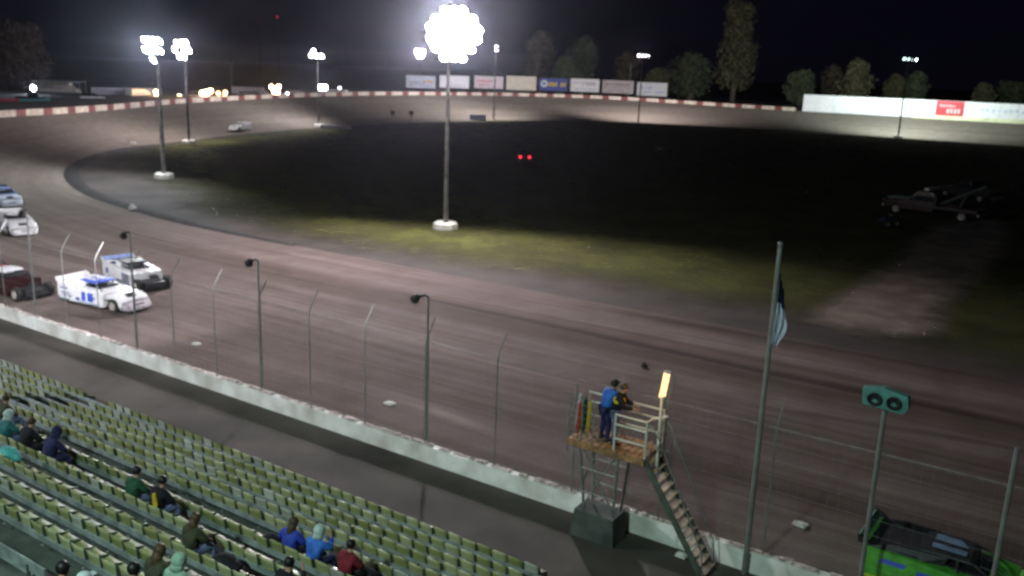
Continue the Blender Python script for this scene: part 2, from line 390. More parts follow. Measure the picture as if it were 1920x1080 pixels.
def fade_sheet(name, P, z, mt, depth, cell):
    import numpy as np
    A = np.array([(p.x, p.y) for p in P]); B = np.roll(A, -1, 0)
    xs = np.arange(A[:,0].min()-cell, A[:,0].max()+2*cell, cell); ys = np.arange(A[:,1].min()-cell, A[:,1].max()+2*cell, cell)
    X, Y = np.meshgrid(xs, ys); Q = np.stack([X.ravel(), Y.ravel()], 1)
    dist = np.full(len(Q), 1e9); ins = np.zeros(len(Q), bool)
    for a, b in zip(A, B):
        d = b-a; l2 = max((d**2).sum(), 1e-9); t = np.clip(((Q-a)@d)/l2, 0, 1); dist = np.minimum(dist, np.hypot(*(Q-a-t[:,None]*d).T))
        c = (a[1] > Q[:,1]) != (b[1] > Q[:,1])
        if a[1] != b[1]: ins ^= c & (Q[:,0] < (b[0]-a[0])*(Q[:,1]-a[1])/(b[1]-a[1])+a[0])
    cov = np.clip(np.where(ins, dist, -dist)/depth, -.3, 1); nx = len(xs); ny = len(ys)
    g = MB(); g.v = [(float(q[0]), float(q[1]), z) for q in Q]
    for jj in range(ny-1):
        for ii in range(nx-1):
            k = jj*nx+ii
            if max(cov[k], cov[k+1], cov[k+nx], cov[k+nx+1]) > 0: g.f.append((k, k+1, k+nx+1, k+nx)); g.m.append(0)
    g.uv = [(0,0)]*len(g.v)
    o = g.build(name, mt); at = o.data.attributes.new('cover', 'FLOAT', 'POINT'); at.data.foreach_set('value', [float(c) for c in cov]); return tag(o, kind='structure')
def resamp(P, n):
    P = P+[P[0]]; s_ = arclen(P); out = []; j = 0
    for k in range(n):
        t = s_[-1]*k/n
        while s_[j+1] < t: j += 1
        out.append(P[j].lerp(P[j+1], (t-s_[j])/max(1e-6, s_[j+1]-s_[j])))
    return out
GR = inset(INN, lambda p: gin(p)-5.6 if p.x > -75 and p.y < 60 else gin(p)-3.2)
fade_sheet('grass', resamp(GR, 260), .02, fade_mat('infield_grass_edge', M['grass']), 7.0, 2.0)
fade_sheet('infield_road', resamp([G(x, y) for x, y in [(1480,600),(1600,634),(1700,640),(1790,640),(1800,590),(1850,540),(1900,490),(1920,440),(1890,412),(1800,404),(1725,425),(1670,470),(1600,520),(1530,560)]], 60), .035, fade_mat('infield_road_edge', M['road']), 1.8, .8)
# outside embankment (high ground behind the banked turns)
e = MB(); far = []
c0 = Vector((-40, 140, 0))
sel = [p for p in OUT if p.z > .5]
for p in sel:
    d = (p-c0); d.z = 0; d.normalize()
    e.v += [tuple(p), tuple(Vector((p.x, p.y, p.z-.1))+d*3), (p.x+d.x*120, p.y+d.y*120, min(3.2, p.z)), (p.x+d.x*1500, p.y+d.y*1500, min(3.0, p.z))]
for i in range(len(sel)-1):
    for k in range(3):
        q = i*4+k; e.f.append((q, q+4, q+5, q+1)); e.m.append(0)
tag(e.build('terrain', M['ground'], smooth=True), kind='structure')
# wet clay berm along the inner edge of the turn
bl = [p for p in INN if p.y < 92 and p.x < -46]
bm_ = MB(); L4 = []
for i, p in enumerate(bl):
    t = (bl[min(i+1,len(bl)-1)]-bl[max(i-1,0)]).normalized(); n = Vector((t.y, -t.x, 0))
    s = min(1, i/12, (len(bl)-1-i)/12)+.02
    for off, z in ((-.75,.012),(-.4,.16*s),(.3,.2*s),(.8,.012)): bm_.v.append(tuple(p+n*off*(.4+.6*s)+Vector((0,0,z))))
for i in range(len(bl)-1):
    for k in range(3):
        q = i*4+k; bm_.f.append((q, q+1, q+5, q+4)); bm_.m.append(0)
tag(bm_.build('berm', M['berm'], smooth=True), kind='structure')
# ------------------------------------------------------------------ walls
def wall_strip(name, P, h, th, m, base=0, uvs=None):
    b = MB(); b.uv = []; s = arclen(P)
    for i, p in enumerate(P):
        t = (P[min(i+1,len(P)-1)]-P[max(i-1,0)]); t.z = 0; t.normalize(); n = Vector((-t.y, t.x, 0))
        for q, z in ((p-n*th/2, base), (p-n*th/2, h), (p+n*th/2, h), (p+n*th/2, base)):
            b.v.append((q.x, q.y, q.z+z)); b.uv.append((s[i], z))
    for i in range(len(P)-1):
        for k in range(3):
            q = i*4+k; b.f.append((q, q+1, q+5, q+4)); b.m.append(0)
    b.f += [(0,3,2,1), tuple(len(b.v)-4+j for j in range(4))]; b.m += [0, 0]
    return b.build(name, m)
far_pts = [p for p in OUT if p.z > .02 and not (p.x > -71.5 and p.y > 150)]
fw = wall_strip('retaining_wall', far_pts, .85, .35, stripe_wall_mat('red_white_wall', 5.6, .64, (.70, .62, .52), (.22, .06, .055)), -.5)
tag(fw, 'low retaining wall painted in red and cream blocks round the far turn', 'wall')
fr = empty('front_wall', (-20, 21.30, 0), 0, 'long white concrete wall with muddy top between walkway and front straight', 'wall')
b = MB()
x = -72.0
while x < 60:
    b.prism([(x-(-20), -.16, 0), (x+20, -.13, .57), (x+20, .13, .57), (x+20, .17, 0)], (3.992, 0, 0)); x += 4.0
b.build('wall_panel', M['wallw'], fr)
b = MB(); x = -72
while x < 60:
    L_ = random.uniform(.15, .9); h = random.uniform(.015, .06)
    b.box((x+20+L_/2, .03+random.uniform(-.02,.02), .57+h/2+.002), (L_, random.uniform(.14,.22), h*.8)); x += L_+random.uniform(.0, .35)
b.build('mud_cap', M['dirtcap'], fr)

# ------------------------------------------------------------------ catch fence
cf = empty('catch_fence', (-20, 21.27, .57), 0, 'tall wire catch fence with leaning post tops on the front wall', 'fence')
FX = [-42.5, -39.9, -37.3, -34.75, -32.2, -29.65, -27.1, -24.6, -22.0, -19.4, -16.8, -14.05, -11.3, -8.55, -5.6, -3.2, -.45, 2.3]
FX = [round(x*1.013, 2) for x in FX]
LAMPX = (FX[1], FX[4], FX[7], FX[10])
TH = {FX[15]: 4.88, FX[16]: 4.46, FX[12]: 3.4}
for x in FX + [-45.7, -48.3]:
    b = MB(); h = TH.get(x, 3.5); r = .021
    if x in (FX[15], FX[16]): r = .055
    if x in TH:
        b.tube([(x+20, 0, 0), (x+20, 0, h)], r, 8)
    else:
        b.tube([(x+20, 0, 0), (x+20, 0, h), (x+20, .10, h+.25), (x+20.0, .45, h+.75)], r, 8)
    b.build('post', M['polegrey'], cf)
b = MB()
for k in range(9):
    z = .15+k*.42
    b.tube([(-28, .04, z), (22.3, .04, z)], .0035, 4)
b.tube([(-28, .04, 3.55), (22.3, .04, 3.55)], .006, 6)
x = -28
while x < 22.3:
    b.tube([(x, .045, .05), (x, .045, 3.5)], .0014, 3); x += .25
b.build('wire_mesh', M['steel'], cf)
FLAB = ['beside the white car nose at far left', 'behind the white and silver race car', 'second from the right, above the pale rutted clay', 'rightmost, left of the flag stand']
for i, x in enumerate(LAMPX):
    t = empty('fence_lamp', (x+.07, 21.27, .75), 0, 'dark floodlight on a fence arm, '+FLAB[i], 'lamp', 'floodlights on arms along the catch fence')
    b = MB(); b.tube([(0,0,0),(0,0,4.55),(0,0,4.85)], .036, 8); b.build('post', M['polegrey'], t)
    b = MB(); b.tube([(0,0,4.85),(-.12,.02,4.9),(-.35,.05,4.82),(-.52,.1,4.72)], .04, 8); b.build('arm', M['dark'], t)
    b = MB(); b.lathe((-.42,.0,4.80), (-.75,.45,-.45), [(0,.05),(.03,.09),(.16,.12),(.34,.16),(.36,.155),(.33,.14),(.2,.0)], 12); b.build('lamp_head', M['dark'], t, smooth=False)
    b = MB(); b.lathe((-.42,.0,4.80), (-.75,.45,-.45), [(.345,.135),(.35,.07),(.352,0)], 12); b.build('lens', E_WHITE, t)
    ld = bpy.data.lights.new('fence_beam', 'SPOT'); ld.energy = (1100,2000,350,250)[i]; ld.color = (.95,.93,1); ld.spot_size = R(118); ld.spot_blend = .7; ld.shadow_soft_size = .15
    lo = bpy.data.objects.new('fence_beam', ld); COL.objects.link(lo); dv_ = Vector((-.75,.50,-.42)).normalized()
    lo.location = Vector((x+.07-.42, 21.27, 5.55)) + dv_*.5; lo.rotation_euler = dv_.to_track_quat('-Z','Y').to_euler()

# ------------------------------------------------------------------ light poles
def light_pole(pos, h, aim, rows, colr, lab, base=True, power=30000, lens=E_WHITE, size=.30, cone=150, sp=.75, tint=(1,.93,.95), lit=None, group='floodlight poles round the track', aimz=0, spread=.12, vs=.95, beam=None, yoff=0, poler=.17, pm='pole'):
    """rows: list of lamp counts, top row first; aim: ground point the bank is turned to"""
    a = Vector((aim[0], aim[1], aimz)) - Vector((pos[0], pos[1], pos[2]+h)); hd = math.atan2(a.y, a.x)
    t = empty('light_pole', pos, hd, lab, 'light pole', group)     # local +X faces the aim
    b = MB(); b.tube([(0,0,0),(0,0,h*.5),(0,0,h+.5)], [poler*1.25, poler, poler*.65], 10); b.build('pole', M[pm], t)
    if base:
        b = MB(); b.lathe((0,0,0), (0,0,1), [(0,1.0),(.12,1.05),(.5,.98),(.62,.8),(.6,.3),(.55,.1)], 9); b.build('concrete_base', M['offwhite'], t)
    dn = math.atan2(-a.z, math.hypot(a.x, a.y)); dr = Vector((math.cos(dn), 0, -math.sin(dn)))
    li = 0
    for r_, n in enumerate(rows):
        z = h - r_*vs
        b = MB(); b.box((.22, 0, z-.28), (.09, max(n*sp, .5), .09)); b.box((.1,0,z-.28), (.24,.12,.07)); b.build('crossarm', M['dark'], t)
        for k in range(n):
            y = (k-(n-1)/2)*sp + yoff
            sa = spread*(2*(k+.5)/n-1) if spread > .5 else 0
            dr_ = Vector((dr.x*math.cos(sa), dr.x*math.sin(sa), dr.z))
            jd = (dr_ + Vector((0, random.uniform(-.12,.12), random.uniform(-.1,.1)))).normalized()
            if n*len(rows) > 20: y += random.uniform(-.07,.07); zc = z+random.uniform(-.07,.07); size = random.uniform(.38,.45)
            else: zc = z
            b = MB(); c = Vector((.28, y, zc)); b.lathe(c, jd, [(-.12,.02),(-.1,.1),(.1,size*.8),(.26,size),(.27,size*.97),(.22,size*.9)], 14)
            b.tube([c+Vector((-.02,0,-.26)), c+Vector((.02,0,-.05))], .03, 6)
            f = b.build('floodlight', M['dark'], t)
            on = lit is None or li in lit
            b = MB(); b.lathe(c, jd, [(.225,size*.9),(.25,size*.6),(.26,0)], 14)
            b.build('lens', lens if on else M['glass'], f); li += 1
    if power:
        ld = bpy.data.lights.new('flood_beam', 'SPOT'); ld.energy = power*POWER; ld.color = tint; ld.spot_size = R(cone); ld.spot_blend = .55; ld.shadow_soft_size = .9
        lo = bpy.data.objects.new('flood_beam', ld); COL.objects.link(lo)
        tx = Vector((pos[0], pos[1], pos[2]+h-.4)); fd = Vector((math.cos(hd), math.sin(hd), 0)) if beam is None else Vector((beam[0]-pos[0], beam[1]-pos[1], 0)).normalized()
        lo.location = tx + fd*.95; a = a if beam is None else Vector((beam[0]-pos[0], beam[1]-pos[1], -(pos[2]+h))); lo.rotation_euler = (a.normalized()).to_track_quat('-Z', 'Y').to_euler()
    return t
light_pole((-42.8,55.8,0), 16.9, (-33,30), [3,5,6,6,5,3], M, 'nearest tall floodlight pole, blazing white, on a round concrete base', power=44000, lens=E_WHITE, size=.37, cone=158, sp=.70, vs=.68, yoff=.5, tint=(1,.94,.955))
light_pole((-82.8,58.6,0), 14.3, (-84,36), [4,4,1], M, 'blazing bluish floodlight pole on a white base inside the bend of the left turn', power=28000, lens=E_BLUE, size=.42, cone=155, sp=.86, tint=(.9,.95,1), poler=.2)
light_pole((-114.3,85.5,0), 14.7, (-112,45), [3,4,2], M, 'blazing floodlight pole on a pale low base just right of the bluish one', power=29000, lens=E_WHITE, size=.46, cone=170, sp=1.0, tint=(1,.93,.95), lit=(0,1,2,3,5,6,7,8), beam=(-131,80))
light_pole((-131.4,129.1,0), 14.8, (-122,90), [2,3], M, 'floodlight pole with a few small blue-white lamps left of the billboards', power=31000, lens=E_BLUE, size=.42, cone=172, sp=1.2, tint=(.97,.93,1), lit=(0,2,3,4), beam=(-147,113))
light_pole((-128.8,187,0), 18.0, (-100,196), [3,3], M, 'tall dark pole with nearly hidden lamps right behind the biggest glare', power=46000, lens=E_DIM, size=.3, cone=172, sp=1.3, tint=(1,.96,.98), base=False, spread=1.0, beam=(-152,190))
light_pole((-104,219,0), 17.3, (-60,212), [4], M, 'floodlight pole with a single row of pinkish lamps above the rightmost billboard', power=45000, lens=E_DIM, size=.42, cone=168, sp=1.5, tint=(1,.92,.95), base=False, spread=.9, beam=(-112,247))
light_pole((-40.5,228,0), 18.2, (0,216), [4], M, 'floodlight pole with a teal tinted row of lamps above the long white board wall', power=66000, lens=E_TEAL, size=.4, cone=168, sp=1.9, tint=(.86,1,.96), spread=.9, beam=(-36,275))
p = atD(787,150,300); light_pole((p.x,p.y,3), 13.5+1, (-128,170), [3,3,2], M, 'far pinkish floodlight cluster left of the biggest glare, behind the billboards', power=26000, lens=E_PINK, size=.5, cone=150, sp=1.15, tint=(1,.85,.88), base=False, aimz=2)
light_pole((20,228,0), 18.2, (22,250), [4], M, 'floodlight pole outside the picture', power=40000, lens=E_TEAL, size=.35, tint=(.9,1,.95)) if False else None

# grandstand lamps, standing behind the seats
def stand_lamp(pos, h, aim, power, tint, lab):
    a = Vector(aim)-Vector((pos[0],pos[1],h)); hd = math.atan2(a.y, a.x)
    t = empty('stand_lamp', pos, hd, lab, 'lamp')
    b = MB(); b.tube([(0,0,0),(0,0,h)], .12, 8); b.build('pole', M['polegrey'], t)
    b = MB(); b.lathe((.2,0,h), (.8,0,-.6), [(-.2,.05),(0,.2),(.3,.35),(.31,.34),(.25,.3)], 12); b.build('lamp_shade', M['dark'], t)
    b = MB(); b.lathe((.2,0,h), (.8,0,-.6), [(.26,.31),(.28,.0)], 12); b.build('lens', E_TEAL, t)
    ld = bpy.data.lights.new('stand_beam', 'SPOT'); ld.energy = power*POWER; ld.color = tint; ld.spot_size = R(140); ld.spot_blend = .8; ld.shadow_soft_size = .5
    lo = bpy.data.objects.new('stand_beam', ld); COL.objects.link(lo)
    hv = Vector((math.cos(hd), math.sin(hd), 0)); lo.location = Vector((pos[0],pos[1],h-.25))+hv*.6; lo.rotation_euler = a.to_track_quat('-Z','Y').to_euler()
stand_lamp((-8,-4,0), 17, (-14,19,0), 9500, (.70,1,.88), 'tall teal lamp behind the right end of the grandstand')
stand_lamp((-46,-4,0), 17, (-44,24,0), 27000, (.95,.97,1), 'tall white lamp behind the left end of the grandstand')

# ------------------------------------------------------------------ billboards on the far wall
def letter_bars(b, wd, ht, rows, face_y, mi, seed, slant=.15):
    rr = random.Random(seed)
    for (z, hh, x0, x1) in rows:
        x = x0*wd
        while x < x1*wd:
            lw = rr.uniform(.45,.9)*hh
            if rr.random() < .85:
                zz = z*ht; b.prism([(x, face_y, zz-hh/2), (x+lw*.7, face_y, zz-hh/2), (x+lw*.7+slant*hh, face_y, zz+hh/2*rr.uniform(.5,1)), (x+slant*hh, face_y, zz+hh/2)], (0,-.01,0), mi)
            x += lw
def billboard(x0, x1, yt, yb, D, panel, lab, marks=()):
    c = atD((x0+x1)/2, (yt+yb)/2, D); px = D/F
    wd = (x1-x0)*px*1.03; ht = (yb-yt)*px
    v = CAM-c; rz = math.atan2(v.y, v.x)+math.pi/2
    t = empty('billboard', (c.x, c.y, c.z-ht/2), rz, lab, 'billboard', 'billboards along the far turn')
    b = MB(); b.box((0,0,ht/2), (wd, .12, ht)); b.build('panel', M[panel], t)
    b = MB()
    for z in (0, ht): b.box((0,.0,z), (wd+.1,.2,.1))
    for x in (-wd/2, wd/2): b.box((x,0,ht/2), (.1,.2,ht-.1))
    b.build('frame', M['dark'], t)
    gz = 2.8-(c.z-ht/2)
    for s in (-1, 1):
        b = MB(); b.box((s*wd*.3, .2, (gz+ht*.8)/2), (.2,.2,ht*.8-gz)); b.build('post', M['pole'], t)
    for mk, rows in marks:
        b = MB(); letter_bars(b, wd, ht, rows, -.062, 0, int(x0)); b.build('lettering', M[mk], t)
    return t, wd, ht
DB = 282
billboard(762,816,142,165,262,'bluew','pale blue billboard with grey script and an orange word, leftmost in the row',[('greyt',[(.45,.7,-.4,.1),(.25,.4,-.4,.3)]),('orange',[(.55,.8,.12,.38)])])
billboard(825,879,142,165,266,'whitep','plain bright white billboard directly behind the nearest floodlight pole',[('greyt',[(.2,.3,-.3,.35)])])
billboard(890,943,143,166,272,'pinkw','pinkish cream billboard with red writing, crossed by a dark pole',[('signred',[(.6,.5,-.4,.1),(.3,.4,-.35,.0)])])
billboard(950,1005,143,169,278,'cream','blank plain cream billboard, third from the left beyond the nearest pole')
t, wd, ht = billboard(1012,1063,147,170,282,'navyp','dark blue billboard with yellow writing and a round white emblem',[('yellow',[(.52,1.3,-.2,.42)])])
b = MB(); b.lathe((-wd*.33,-.062,ht*.55), (0,-1,0), [(0,1.1),(.012,1.1),(.012,.5)], 16); b.build('emblem', M['bluew'], t)
billboard(1070,1123,148,172,286,'whitep','white billboard with faint grey and pink writing right of the dark blue one',[('pinkw',[(.6,1.2,-.1,.3)]),('greyt',[(.7,.3,-.4,.3),(.22,.3,-.35,.4)])])
billboard(1130,1187,151,175,290,'pinkw','pinkish billboard with two lines of dark writing, second from the right',[('darkred',[(.7,.5,-.4,.35)]),('greyt',[(.45,.5,-.42,.4),(.22,.35,-.4,.2)])])
billboard(1195,1250,155,180,292,'whitep','white billboard with faint blue writing at the right end of the row',[('paleblue',[(.6,.8,-.38,-.05),(.3,.4,-.3,.4)])])
# long white board wall on the back straight
bw = empty('board_wall', (-70, 250.9, 4.2), 0, 'long tall white board wall with a red sign along the back straight', 'wall')
b = MB(); x = 0
while x < 130:
    b.box((x+1.98, 0, 2.3), (3.96, .12, 4.5)); x += 4
b.build('panel', M['whitep'], bw)
b = MB(); x = 0
while x < 130: b.box((x, .25, 2.2), (.15,.3,4.3)); x += 4
b.build('post', M['pole'], bw)
b = MB(); b.prism([(27.5,-.12,-.35),(130,-.12,-.35),(130,-.12,.85),(29.5,-.12,.85)], (0,-.08,0)); b.build('lower_board', M['paley'], bw)
xs = 0
for px_ in (1755, 1808):
    pass
sx0 = onY(1755,200,250.8).x+70; sx1 = onY(1808,200,250.8).x+70
b = MB(); b.box(((sx0+sx1)/2, -.1, 2.65), (sx1-sx0, .07, 3.7)); sg = b.build('sign_panel', M['signred'], bw)
b = MB(); letter_bars(b, sx1-sx0, 1, [(0,0,0,0)], 0, 0, 3); 
b = MB(); rr = random.Random(5)
for (z, hh, a0, a1) in ((2.0,1.1,.45,.95),(3.3,.5,.15,.7)):
    x = sx0+(sx1-sx0)*a0
    while x < sx0+(sx1-sx0)*a1: b.box((x,-.142,z+rr.uniform(-.1,.1)), (.5*hh,.012,hh)); x += .75*hh
b.build('lettering', M['pinkw'], bw)
b = MB(); x = sx1+4
while x < sx1+24: b.box((x,-.066,2.7+rr.uniform(-.15,.15)), (.9,.012,.7)); x += 1.3
b.build('blue_lettering', M['bluew'], bw)

# ------------------------------------------------------------------ trees
def tree(x0, x1, yt, yb, D, lm, lab, seed, trunk=.12, shape='round', lobes=9, n=3000, trunk_vis=False):
    rr = random.Random(seed); px = D/F
    top = atD((x0+x1)/2, yt, D); bot = atD((x0+x1)/2, yb, D)
    W = (x1-x0)*px*1.14; z0 = 2.0; Ht = top.z - z0
    t = empty('tree', (top.x, top.y, z0), rr.uniform(0,6), lab, 'tree', 'trees beyond the far straight')
    b = MB(); th = Ht*(.75 if shape != 'tall' else .85); rad = max(.18, W*.045)
    bend = rr.uniform(-.4,.4)
    b.tube([(0,0,-.3),(bend*.3,0,th*.35),(bend,.2,th*.7),(bend*1.2,.3,th)], [rad*1.3, rad, rad*.6, rad*.2], 8)
    for k in range(8):
        z = th*rr.uniform(.3,.85); a = rr.uniform(0,6.28); L_ = W*rr.uniform(.2,.42)
        b.tube([(bend*z/th,0,z),(bend*z/th+math.cos(a)*L_*.6,math.sin(a)*L_*.6,z+L_*.35),(bend*z/th+math.cos(a)*L_,math.sin(a)*L_,z+L_*.8)], [rad*.4, rad*.25, rad*.08], 5)
    b.build('trunk', M['bark'], t, smooth=True)
    # crown: lobes filled with leaf-sized faces
    L = []
    c_lo = Ht*(.20 if shape == 'round' else .17)
    for k in range(lobes):
        f = k/(lobes-1)
        z = c_lo + (Ht-c_lo)*(.1+.82*f)
        prof = math.sin(math.pi*(.18+.72*f))**.7 if shape == 'round' else (.82+.18*math.sin(math.pi*f*2.3) if f < .9 else .66)
        rad_l = W*.5*prof*rr.uniform(.52,.72); off = (W*.5*prof-rad_l)*rr.uniform(.7,1.15); a = k*2.4+rr.uniform(-.5,.5)
        L.append((math.cos(a)*off, math.sin(a)*off, min(z, Ht-rad_l*.8), rad_l, rad_l*rr.uniform(.75,1.1)))
        L.append((math.cos(a+2.6)*off*.9, math.sin(a+2.6)*off*.9, min(z+rr.uniform(-.6,.6), Ht-rad_l*.8), rad_l*.8, rad_l*.75))
    b = MB(); ls = max(.34, px*2.3)
    for i in range(n):
        lx, ly, lz, lr, lh = rr.choice(L)
        u = rr.uniform(-1,1); a = rr.uniform(0,6.28); q = rr.uniform(.45,1.08)**.7; s_ = math.sqrt(1-u*u)
        c = Vector((lx+lr*q*s_*math.cos(a), ly+lr*q*s_*math.sin(a), lz+lh*q*u))
        if c.z < c_lo*.6: continue
        d1 = Vector((rr.uniform(-1,1), rr.uniform(-1,1), rr.uniform(-1,1))).normalized(); d2 = d1.orthogonal().normalized()
        k1 = ls*rr.uniform(.6,1.3); k2 = ls*rr.uniform(.4,.9)
        b.add([c-d1*k1, c-d2*k2, c+d1*k1, c+d2*k2], [(0,1,2,3)])
    me = bpy.data.meshes.new('crown'); me.from_pydata(b.v, [], b.f); me.materials.append(LEAF[lm])
    o = bpy.data.objects.new('crown', me); COL.objects.link(o); o.parent = t
tree(1346,1434,2,190,320,0,'very tall narrow tree with a pale trunk rising above all others', 1, shape='tall', lobes=13, n=7000)
tree(980,1050,58,185,360,2,'faint tall tree just right of the biggest glare', 2, lobes=10)
tree(1060,1130,68,185,345,1,'round topped tree behind the dark blue billboard', 3)
tree(1030,1085,105,185,335,1,'smaller rounded tree between two taller ones behind the billboards', 33)
tree(1150,1205,95,188,350,2,'thin brownish tree behind the second billboard from the right', 4, n=2200)
tree(1255,1345,100,192,330,1,'broad bushy tree between the billboards and the very tall narrow tree', 5)
tree(1205,1262,128,190,335,0,'low bushy tree directly behind the rightmost billboard', 6)
tree(1475,1535,132,195,318,1,'rounded tree above the left end of the long white board wall', 7)
tree(1540,1592,122,195,325,2,'dim tree left of the pointed one behind the board wall', 8, n=2400)
tree(1580,1645,112,198,310,0,'pointed olive tree, tallest of those behind the board wall', 9)
tree(1658,1705,140,200,315,0,'small round tree, left one of a pair below the teal lamps', 10)
tree(1700,1745,134,200,318,1,'small round tree, right one of a pair below the teal lamps', 11)
tree(1828,1868,155,205,318,0,'low tree behind the board wall right of its red sign', 12, n=2400)
tree(1868,1935,152,205,322,1,'low wide tree at the right edge of the picture', 13, n=2600)
tree(-30,92,40,192,210,3,'large dim reddish tree at the left edge behind the pit area', 14, shape='tall', n=5000)
# ------------------------------------------------------------------ grandstand
def pix(p):
    q = Vector(p)-CAM; z = q.dot(FWD); return 960+F*q.dot(RT)/z, 540-F*q.dot(UP)/z, z
ROWS = [(16.8,.13),(16.1,.32),(15.4,.53),(14.75,.75),(14.1,.93),(13.4,1.12),(12.15,1.54),(11.15,1.89),(10.15,2.22),(9.15,2.62),(8.15,3.04),(7.1,3.5),(6.05,3.98)]
GX = -27.5     # local origin of the grandstand
gs = empty('grandstand', (GX, 12, 0), 0, 'stepped concrete grandstand carrying the green seats', 'grandstand')
def row_end(Y): return -10.05 - (0 if Y > 14 else (14-Y)*.55)
XL = -66
for k, (Y, z) in enumerate(ROWS):
    y1 = Y+.55 if k == 0 else (ROWS[k-1][0] - .20)
    y0 = Y-.20
    xe = -9.3 if k < 12 else -9.3
    b = MB(); b.box(((XL+xe)/2-GX, (y0+y1)/2-12, z/2-.1), (xe-XL, y1-y0, z+.2)); b.build('terrace', M['concrete'], gs)
    b = MB(); xr = row_end(Y)+.35
    b.box(((XL+xr)/2-GX, Y-.045-12, z+.475), (xr-XL, .06, .13))
    x = xr-.3
    while x > XL: b.box((x-GX, Y-.03-12, z+.15), (.05,.05,.3)); x -= 1.4
    b.build('seat_rail', M['rail'], gs)
b = MB()
for k, (Y, z) in enumerate(ROWS[:-1]):
    z2 = ROWS[k+1][1]; yb = ROWS[k+1][0]+.0
    for X in (-9.75,):
        b.box((X-GX, Y-.2-.17-12, z+(z2-z)*.25), (.8,.3,(z2-z)*.5))
b.build('aisle_step', M['concrete'], gs)
SW = .445
def seat_mesh_parts():
    n = 5
    b = MB(); vs = []     # backrest shell, curved
    rows_ = [(.01,.49,0),(.0,.56,-.02),(-.03,.71,-.045),(-.045,.80,-.06)]
    for j, (yy, zz, _) in enumerate(rows_):
        hw = SW/2*(.97 if j < 3 else .84)
        for i in range(n+1):
            u = -1+2*i/n; vs.append((u*hw, yy-.035*(1-u*u), zz - (.03*u*u if j == 3 else 0)))
    fs = []
    for j in range(3):
        for i in range(n): q = j*(n+1)+i; fs.append((q, q+1, q+n+2, q+n+1))
    b.add(vs, fs); bb = b
    p = MB(); vs = []
    for j, (yy, zz) in enumerate([(0,.37),(.12,.385),(.3,.41),(.40,.425),(.425,.39)]):
        hw = SW/2*.95
        for i in range(n+1):
            u = -1+2*i/n; vs.append((u*hw, yy, zz+.02*u*u))
    fs = []
    for j in range(4):
        for i in range(n): q = j*(n+1)+i; fs.append((q, q+1, q+n+2, q+n+1))
    p.add(vs, fs)
    r = MB(); r.prism([(SW/2+.004,-.04,.42),(SW/2+.004,-.07,.76),(SW/2+.004,-.03,.76),(SW/2+.004,.06,.56),(SW/2+.004,.36,.46),(SW/2+.004,.38,.36)], (.02,0,0))
    r.bar((0,.1,.3),(0,.1,.38),.05,.05)
    return bb, p, r
def make_seat(pale):
    a, p, r = seat_mesh_parts(); m = M['seatp'] if pale else M['seatg']
    t = empty('stadium_seat', (0,0,0))
    ob = a.build('backrest', m, t, smooth=True); s = ob.modifiers.new('s', 'SOLIDIFY'); s.thickness = .014
    ob = p.build('seat', m, t, smooth=True); s = ob.modifiers.new('s', 'SOLIDIFY'); s.thickness = .014
    r.build('side_bracket', M['bracket'], t)
    return t
# who sits where: filled first so that the seats know which are taken
spots = []
for k, (Y, z) in enumerate(ROWS[:11]):
    n = 0; x = row_end(Y)
    while x > -62:
        px_, py_, dz = pix((x, Y, z+.6))
        if -40 < px_ < 1960 and py_ < 1115 and dz > 3:
            gap = (k <= 5 and -28.9 < x < -27.7) or (k == 10 and x > -13.2) or (k == 11 and x > -15.5)
            if not gap: spots.append((dz, x, Y, z, k))
        x -= .47
for xx in range(6):       # the block right of the aisle
    x = -8.1+xx*.47
    for k in (0,):
        Y, z = ROWS[k]; spots.append((pix((x,Y,z))[2], x, Y, z, k))
spots.sort()
near, farr = spots[:300], spots[300:]
rs = random.Random(11)
def is_pale(k, x): return rs.random() < (.05 if k > 6 else .10)
proto = [None, None]
for dz, x, Y, z, k in near:
    pl = 1 if is_pale(k, x) else 0
    if proto[pl] is None: proto[pl] = o = make_seat(pl)
    else: o = copy_tree(proto[pl])
    o.location = (x, Y, z); o.rotation_euler = (rs.gauss(0,.02), rs.gauss(0,.012), rs.gauss(0,.03))
    tag(o, 'faded whitish plastic seat among the green seats of the grandstand' if pl else 'green plastic seat in the nearer rows of the grandstand', 'seat', 'faded seats in the grandstand' if pl else 'green seats in the nearer rows')
a, p, r = seat_mesh_parts(); fb = MB()
for dz, x, Y, z, k in farr:
    pl = 1 if rs.random() < (.10 if x > -24 else .24) else 0  # more pale seats at the left, their colour standing in for sheen
    for src, mi in ((a, pl), (p, pl), (r, 2)):
        fb.add([(v[0]+x, v[1]+Y, v[2]+z) for v in src.v], src.f, mi)
if farr:
    o = fb.build('stadium_seat', [M['seatg'], M['seatp'], M['bracket']]); tag(o, 'far rows of green plastic seats toward the upper left of the grandstand', 'seats', None, 'stuff')

